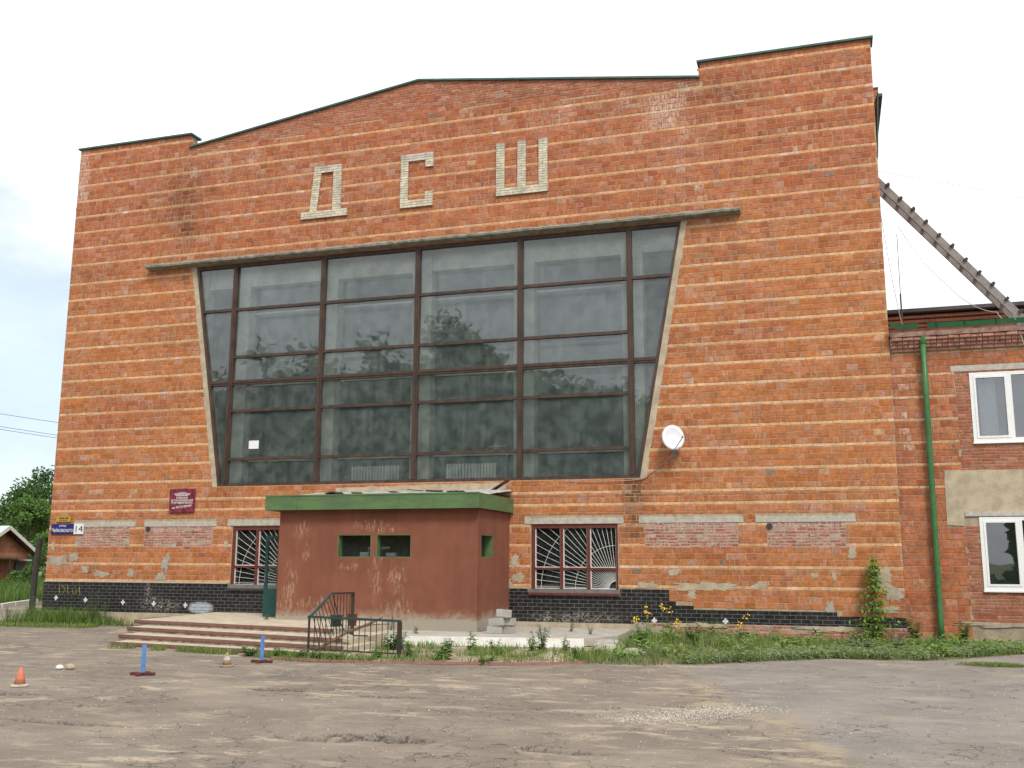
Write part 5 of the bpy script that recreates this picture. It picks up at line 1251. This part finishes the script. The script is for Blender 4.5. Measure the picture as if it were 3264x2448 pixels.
weed('weed', 'leafy weed behind the front railing balusters', -10.9, -5.6, .04, .38, 24, 6, LG, .2, .07, G1, 6, .3)
weed('weed', 'small weed growing from the slab top near the porch front', -11.2, -3.6, .235, .17, 12, 7, LB, .09, .035, G1, 4, .08)
weed('weed', 'thin weed on the slab below the right grilled window', -7.9, -1.6, .235, .26, 12, 8, LB, .08, .02, G1, 5, .1)
weed('weed', 'thin weed on the slab near its right end', -7.2, -2.4, .235, .22, 12, 9, LB, .08, .02, G1, 5, .1)
weed('weed', 'thin tall dry weed standing against the porch front', -12.15, -2.85, .235, .7, 20, 10, [(.17, .19, .07), (.12, .16, .05)], .05, .012, G1, 3, .05)
weed('weed', 'tiny bright weed at the porch left corner', -15.75, -2.75, .42, .14, 16, 11, LB, .06, .03, G1, 4, .06)
for i, (x, y, h, lb) in enumerate(((-9.6, -5.6, .28, 'low weed between the railing post and the bright sapling'), (-8.5, -5.6, .3, 'low weed just right of the bright sapling'), (-8.2, -6.6, .16, 'small flat weed in the middle of the sandy bed'), (-7.9, -4.9, .3, 'weed left of the tall bushy weed at the slab edge'), (-6.5, -6.5, .26, 'weed at the right end of the maroon kerb'), (-8.0, -7.85, .16, 'small weed growing over the maroon kerb'), (-9.8, -7.2, .2, 'small weed at the foot of the right railing post'), (-10.4, -7.5, .18, 'small weed under the bottom rail of the railing'), (-11.0, -5.0, .35, 'weed against the slab edge behind the railing'))):
    weed('weed', lb, x, y, .03, h, 20, 160+i, LB if i % 2 else LG, .12, .05, G1, 6, .18)
for i, (x, y) in enumerate(((-11.75, -8.15), (-11.3, -8.2), (-10.85, -8.25), (-12.3, -7.95), (-13.1, -7.75))):
    weed('weed', ('dark leafy weed below the left railing post', 'second leafy weed from the railing post along the kerb', 'third leafy weed from the left railing post along the kerb', 'leafy weed left of the railing at the lowest step', 'leafy weed farthest left along the lowest step')[i], x, y, .02, .2, 26, 60+i, LG, .14, .035, 'weeds along the lowest step', 8, .2)
G2 = 'yellow flowering weeds'
YF = (.85, .58, .02)
for i, (x, y, h, lb) in enumerate(((-6.3, -1.2, .62, 'leftmost yellow flowering weed before the black tiles'), (-6.0, -1.25, .86, 'second yellow flowering weed from the left before the tiles'), (-5.6, -1.2, .9, 'tallest yellow flowering weed before the black tiles'), (-5.2, -1.25, .5, 'short yellow flowering weed right of the tallest one'), (-3.8, -1.1, .62, 'lone yellow flowering weed near the plinth bricks'))):
    weed('flowering_weed', lb, x, y, vz(x, y), h, 16, 80+i, [(.07, .13, .04), (.09, .15, .05)], .10, .03, G2, 2, .1, YF)
for i, (x, y, h, lb) in enumerate(((-5.7, -3.9, .45, 'bushy weed in the grass right of the rubble'), (-4.7, -3.0, .5, 'dark bushy weed in the grass below the black tiles'), (.12, -.35, .6, 'slim weed at the joint of hall and wing'), (1.15, -.5, .55, 'grassy weed right of the downpipe foot'))):
    weed('weed', lb, x, y, vz(x, y), h, 40, 100+i, LG, .14, .06, 'weeds along the verge', 7, .2)
for i, (x, y, s_) in enumerate(((-1.15, -2.6, 1.), (-.4, -2.3, .8))):
    weed('burdock', ('wilted broad leaf clump in front of the climbing sapling', 'broad leaf clump right of the wilted one')[i], x, y, vz(x, y), .24*s_, 12, 120+i, [(.15, .20, .11), (.11, .17, .07)], .26*s_, .13*s_, 'broad leaf clumps on the verge', 5, .25)
# corner weeds left
for i, (x, y, h, lb) in enumerate(((-23.1, -.5, 1.0, 'tall thin weed before the black tiles on the left'), (-22.7, -.45, .75, 'slim weed right of the tall thin one at the tiles'), (-25.1, -.7, .8, 'leafy weed at the left corner of the hall'), (-25.75, -1.0, .55, 'pale leafy weed nearest the left edge by the hall corner'))):
    weed('weed', lb, x, y, 0, h, 34, 130+i, [(.10, .18, .035), (.13, .20, .05)], .09, .03, 'weeds at the left corner', 6, .2)
# climbing sapling by the wall
r = random.Random(55); t = thing('sapling', 'bright green leafy sapling climbing the wall near the downpipe', 'plant', (-.78, -.3, .1)); ms, ml = MB(), MB()
ms.tube([(-.72, -.32, .1), (-.78, -.2, .8), (-.68, -.14, 1.4), (-.66, -.12, 2.05)], [.016, .013, .010, .005], 6); ms.build('stem', 'bark', t)
for i in range(820):
    q = r.random()**1.25; z = .15+1.9*q; w = (.30 if q < .35 else .26 if q < .6 else .2-.12*(q-.6)/.4); cl = round(q*11)/11
    z = .15+1.9*(.35*q+.65*cl)+r.gauss(0, .025); x = -.73+.05*q+r.gauss(0, w*.6); y = -.14-abs(r.gauss(0, .13)); an = r.uniform(0, 2*PI)
    leaf(ml, Vector((x, y, z)), Vector((math.cos(an), -abs(math.sin(an))*.6, r.uniform(-.7, .1))), r.uniform(.08, .15), r.uniform(.045, .075), vary(r.choice([(.15, .27, .035), (.12, .22, .03), (.19, .31, .055)]), r, .25))
ml.build('leaves', 'leaf', t)

def tree(name, label, x, y, h, rx, rz, seed, cols, n=5000, ls=.26, group=None, trunk=True):
    r = random.Random(seed); t = thing(name, label, 'tree', (x, y, 0), group)
    m = MB(); cz = h-rz
    m.tube([(x, y, -.1), (x+.1, y, h*.3), (x-.1, y+.1, h*.6), (x, y, h*.88)], [.22*h/10, .17*h/10, .1*h/10, .03], 8)
    cl = []
    for i in range(34):
        a = r.uniform(0, 2*PI); u_ = r.uniform(-.95, 1); k_ = math.sqrt(1-u_*u_*.9); q = r.uniform(.45, 1)
        cl.append((Vector((x+math.cos(a)*k_*rx*q, y+math.sin(a)*k_*rx*q, cz+u_*rz*.92)), r.uniform(.16, .34)*rx))
    for c, s_ in cl[:12]:
        b0 = Vector((x, y, h*r.uniform(.25, .6))); m.tube([b0, b0.lerp(c, .5)+Vector((0, 0, .2)), c], [.06*h/10, .04*h/10, .015], 5)
    m.build('trunk', 'bark', t); ml = MB()
    for i in range(n):
        c, s_ = r.choice(cl); d = Vector((r.gauss(0, 1), r.gauss(0, 1), r.gauss(0, .8))).normalized()*s_*r.uniform(.5, 1.15)
        p_ = c+d; k_ = vary(r.choice(cols), r, .25); dd = (d.normalized()+Vector((r.gauss(0, .6), r.gauss(0, .6), r.gauss(0, .6)-.2)))
        leaf(ml, p_, dd, ls*r.uniform(.6, 1.2), ls*.75*r.uniform(.7, 1.2), k_, Vector((r.gauss(0, 1), r.gauss(0, 1), 1)).normalized())
    ml.build('crown', 'leaf', t); return t
TG = [(.06, .135, .034), (.08, .165, .042), (.047, .11, .028)]; TB = [(.105, .20, .045), (.09, .18, .04), (.125, .22, .055)]
G3 = 'trees left of the hall'
tree('tree', 'tall dark leafy tree rising right behind the hall corner', -61.0, 40, 9.8, 2.6, 4.0, 201, TG, group=G3)
tree('tree', 'dark round tree behind the small house ridge', -64.6, 41, 8.2, 2.2, 3.4, 202, TG, group=G3)
tree('tree', 'lower dark tree left of the round one above the house roof', -67.0, 42, 7.4, 2.2, 3.2, 203, TG, group=G3)
tree('tree', 'lighter green bushy tree beside the hall corner', -57.0, 33, 6.2, 1.9, 2.9, 204, TB, group=G3)
tree('tree', 'tree farthest left at the picture edge behind the house', -73.5, 44, 8.6, 2.4, 3.6, 206, TG, group=G3)
tree('tree', 'pale green shrub-like tree between the house and the dark post', -50.6, 28.0, 3.6, 1.2, 1.6, 207, TB, 3500, .2, group=G3)
# spruce whose branch tips enter at the far left edge
t = thing('spruce', 'dark spruce with drooping branch tips at the left picture edge', 'tree', (-60.8, 30, 0), G3); r = random.Random(77); ms, ml = MB(), MB()
ms.tube([(-60.8, 30, 0), (-60.8, 30, 9.5)], [.16, .03], 8)
for i in range(110):
    z = 1.5+7.6*r.random(); L_ = 2.6*(1-z/10.2)+.35; a = r.uniform(0, 2*PI); e = Vector((math.cos(a), math.sin(a), .15)); b0 = Vector((-60.8, 30, z)); p1 = b0+e*L_+Vector((0, 0, -.12*L_))
    ms.tube([b0, p1], [.03, .008], 4)
    for q in range(34):
        tt = r.uniform(.15, 1.02); p_ = b0.lerp(p1, tt); dd = Vector((r.gauss(0, .7), r.gauss(0, .7), r.gauss(-.1, .5)))+e*.8; leaf(ml, p_, dd, .3, .06, vary((.025, .06, .025), r, .25))
ms.build('trunk', 'bark', t); ml.build('crown', 'leaf', t)
# bushes by the house and post
def bush(label, x, y, rx, h, seed, cols=TB, n=1500):
    r = random.Random(seed); t = thing('bush', label, 'bush', (x, y, 0), 'bushes by the small house'); ml, ms = MB(), MB()
    for i in range(5): a = r.uniform(0, 6.3); ms.tube([(x, y, 0), (x+math.cos(a)*rx*.6, y+math.sin(a)*rx*.6, h*.7)], [.02, .008], 5)
    for i in range(n):
        a = r.uniform(0, 2*PI); q = math.sqrt(r.random()); z = h*r.random(); k_ = math.sqrt(max(.05, 1-(z/h)**2)); p_ = Vector((x+math.cos(a)*rx*q*k_, y+math.sin(a)*rx*q*k_, z))
        leaf(ml, p_, Vector((r.gauss(0, 1), r.gauss(0, 1), r.gauss(.2, .6))), r.uniform(.1, .22), r.uniform(.06, .14), vary(r.choice(cols), r, .3))
    ms.build('stem', 'bark', t); ml.build('leaves', 'leaf', t)
bush('green bush in front of the house wall', -45.5, 20.0, .7, 1.2, 301); bush('bush beside the house door and post', -44.3, 19.7, .6, 1.5, 302); bush('large bush at the left picture edge before the house', -45.9, 18.2, .8, 1.1, 303); bush('bush right of the leaning post by the hall', -33.5, 10.5, .8, 1.9, 304)

# woodland behind the photographer, seen only as the reflection in the panes
prof = [(-75, 17), (-58, 18.5), (-50, 17.5), (-47, 19.6), (-44.5, 18), (-42.7, 19.4), (-40, 18), (-36.1, 19.8), (-34, 18.3), (-32, 20.3), (-29.7, 21.8), (-27.4, 19.8), (-25.5, 17.8), (-22.5, 15.8), (-18.9, 15.9), (-15.8, 15), (-8, 14), (1, 12), (3.5, 3), (5, 1.6), (11, 1.6), (12, 10), (14.5, 10.5), (16, 4), (30, 5), (45, 5)]
def pz(x):
    for i in range(len(prof)-1):
        if prof[i][0] <= x <= prof[i+1][0]: t = (x-prof[i][0])/(prof[i+1][0]-prof[i][0]); return prof[i][1]+(prof[i+1][1]-prof[i][1])*t
    return 14
m = MB(); r = random.Random(90)
cl = []
for i in range(420):
    x = r.uniform(-74, 3); top = pz(x); z = top-1.0-(top-2.2)*(r.random()**1.3); cl.append((Vector((x, -46.5-r.uniform(0, 5), z)), r.uniform(1.0, 2.0)))
for x, zt_ in ((13, 8.5), (14, 9), (13.5, 7), (12.8, 6), (-29.7, 20.6), (-31, 19.6), (-28.3, 18.9), (-36, 18.9), (-46.8, 18.7), (-42.8, 18.6)): cl.append((Vector((x, -46, zt_)), 1.3))
for i in range(16000):
    c, s_ = r.choice(cl); d = Vector((r.gauss(0, 1), r.gauss(0, .8), r.gauss(0, .8))).normalized()*s_*r.uniform(.3, 1.1)
    leaf(m, c+d, Vector((r.gauss(0, 1), r.gauss(0, 1), r.gauss(0, 1))), r.uniform(.6, 1.0), r.uniform(.5, .8), vary(r.choice(TG), r, .3))
for i in range(46000):
    x = r.uniform(-95, 45); z = (pz(x)-1.6+1.3*noise.noise((x*.45, 0, 3))+.6*noise.noise((x*1.6, 0, 8)))*r.random()**.8; leaf(m, Vector((x, -48-r.uniform(0, 4), z)), Vector((r.gauss(0, 1), r.gauss(0, .3), r.gauss(0, 1))), r.uniform(.8, 1.3), r.uniform(.6, 1.0), vary(r.choice(TG), r, .3), Vector((r.gauss(0, .4), 1, r.gauss(0, .4))))
stuff(tag(m.build('woodland', 'leaf'), 'dark row of trees mirrored in the big window panes', 'woodland'))

m = MB(); r = random.Random(91)
for i in range(12000):
    x = r.uniform(-260, 140); top = 6.5+2.2*noise.noise((x*.06, 0, 4))+1.2*noise.noise((x*.3, 0, 5)); z = top*r.random()**.7
    leaf(m, Vector((x, 125+r.uniform(0, 8), z)), Vector((r.gauss(0, 1), r.gauss(0, .3), r.gauss(0, 1))), r.uniform(.9, 1.6), r.uniform(.7, 1.2), vary(r.choice(TG+TB), r, .3), Vector((r.gauss(0, .4), 1, r.gauss(0, .4))))
stuff(tag(m.build('far_wood', 'leaf'), 'distant low belt of green trees on the horizon at the left', 'woodland'))
# ================================================================== LEFT BACKGROUND
# white kerb stones
for i, (a, b, lb) in enumerate((((-32.6, 5.0), (-33.35, 6.45), 'white kerb stone nearest the left picture edge'), ((-33.4, 6.55), (-34.33, 8.2), 'white kerb stone in the middle of the row'), ((-34.38, 8.3), (-35.9, 11.2), 'longest white kerb stone, ending at the leaning post'))):
    m = MB(); m.bar((*a, .07), (*b, .07), .18, .2); tag(m.build('kerb_stone', 'kerb_white'), lb, 'kerb', 'white kerb stones on the left')
m = MB(); m.tube([(-30.95, 5.6, -.1), (-30.95, 5.6, 1.2), (-30.85, 5.6, 2.72)], .115, 14, cap=True); tag(m.build('pipe_post', 'post_pipe'), 'dark leaning pipe post beside the left corner of the hall', 'post')
# small brick house with a gable
house = thing('small_house', 'small brick house with pale gable trim behind the meadow', 'house', (-49, 22, 0))
HX, ay, az, ey, ez = -48., 21.86, 3.82, 24.35, 2.29; ly = 2*ay-ey
def hp(u, d, z): return (HX-d, u, z)
def hbox(name, mat, par, u0, u1, d0, d1, z0, z1): m = MB(); m.box(HX-d1, HX-d0, u0, u1, z0, z1); return m.build(name, mat, par)
m = MB(); pl = [(ly+.3, 0), (ey-.3, 0), (ey-.3, 2.3), (ay, az-.2), (ly+.3, 2.3)]; n = 5
m.add([hp(u, .5, z) for u, z in pl]+[hp(u, 9, z) for u, z in pl], [tuple(range(n)), tuple(range(2*n-1, n-1, -1))]+[(i, (i+1) % n, n+(i+1) % n, n+i) for i in range(n)]); m.build('wall', 'house_brick', house)
for s_ in (1, -1):
    ue = ey if s_ > 0 else ly; m = MB()
    m.add([hp(ay, 0, az), hp(ue, 0, ez), hp(ue, 9.4, ez), hp(ay, 9.4, az), hp(ay, 0, az+.06), hp(ue+s_*.04, 0, ez+.05), hp(ue+s_*.04, 9.4, ez+.05), hp(ay, 9.4, az+.06)], [(0, 1, 2, 3), (4, 5, 6, 7), (0, 1, 5, 4), (1, 2, 6, 5), (2, 3, 7, 6), (3, 0, 4, 7)]); rf = m.build('roof', 'roof_light', house)
    m = MB(); m.bar(hp(ay+s_*.02, -.03, az-.06), hp(ue, -.03, ez-.06), .05, .2, (0, 0, 1)); m.build('barge_board', 'house_trim', rf)
    m = MB(); m.add([hp(ay, 0, az-.17), hp(ue, 0, ez-.17), hp(ue, .5, ez-.17), hp(ay, .5, az-.17)], [(0, 1, 2, 3)]); m.build('soffit', 'frame_brown', rf)
wi = hbox('window', 'frame_red', house, 21.0, 21.72, .44, .5, 2.35, 3.2); hbox('pane', 'roof_dark', wi, 21.06, 21.6, .42, .435, 2.42, 3.12)
hbox('door', 'dark_metal', house, 23.0, 23.75, .42, .51, 0, 1.75)
hbox('awning', 'dark_metal', house, 20.0, 23.2, -.8, .45, 1.96, 2.02); hbox('awning', 'roof_light', house, 22.8, 24.1, .0, .45, 1.84, 1.9)
for u in (23.1, 21.3): hbox('awning_post', 'dark_metal', house, u-.03, u+.03, -.78, -.72, 0, 1.96)
fen = thing('pipe_fence', 'thin dark rail fence in front of the small house', 'fence', (-48, 22, 0))
m = MB(); m.bar((-53, 23, 1.25), (-44.5, 20.2, 1.32), .05); m.build('rail', 'dark_metal', fen)
for t in (.1, .5, .9): x, y = -53+8.5*t, 23-2.8*t; m = MB(); m.bar((x, y, 0), (x, y, 1.3), .05); m.build('post', 'dark_metal', fen)
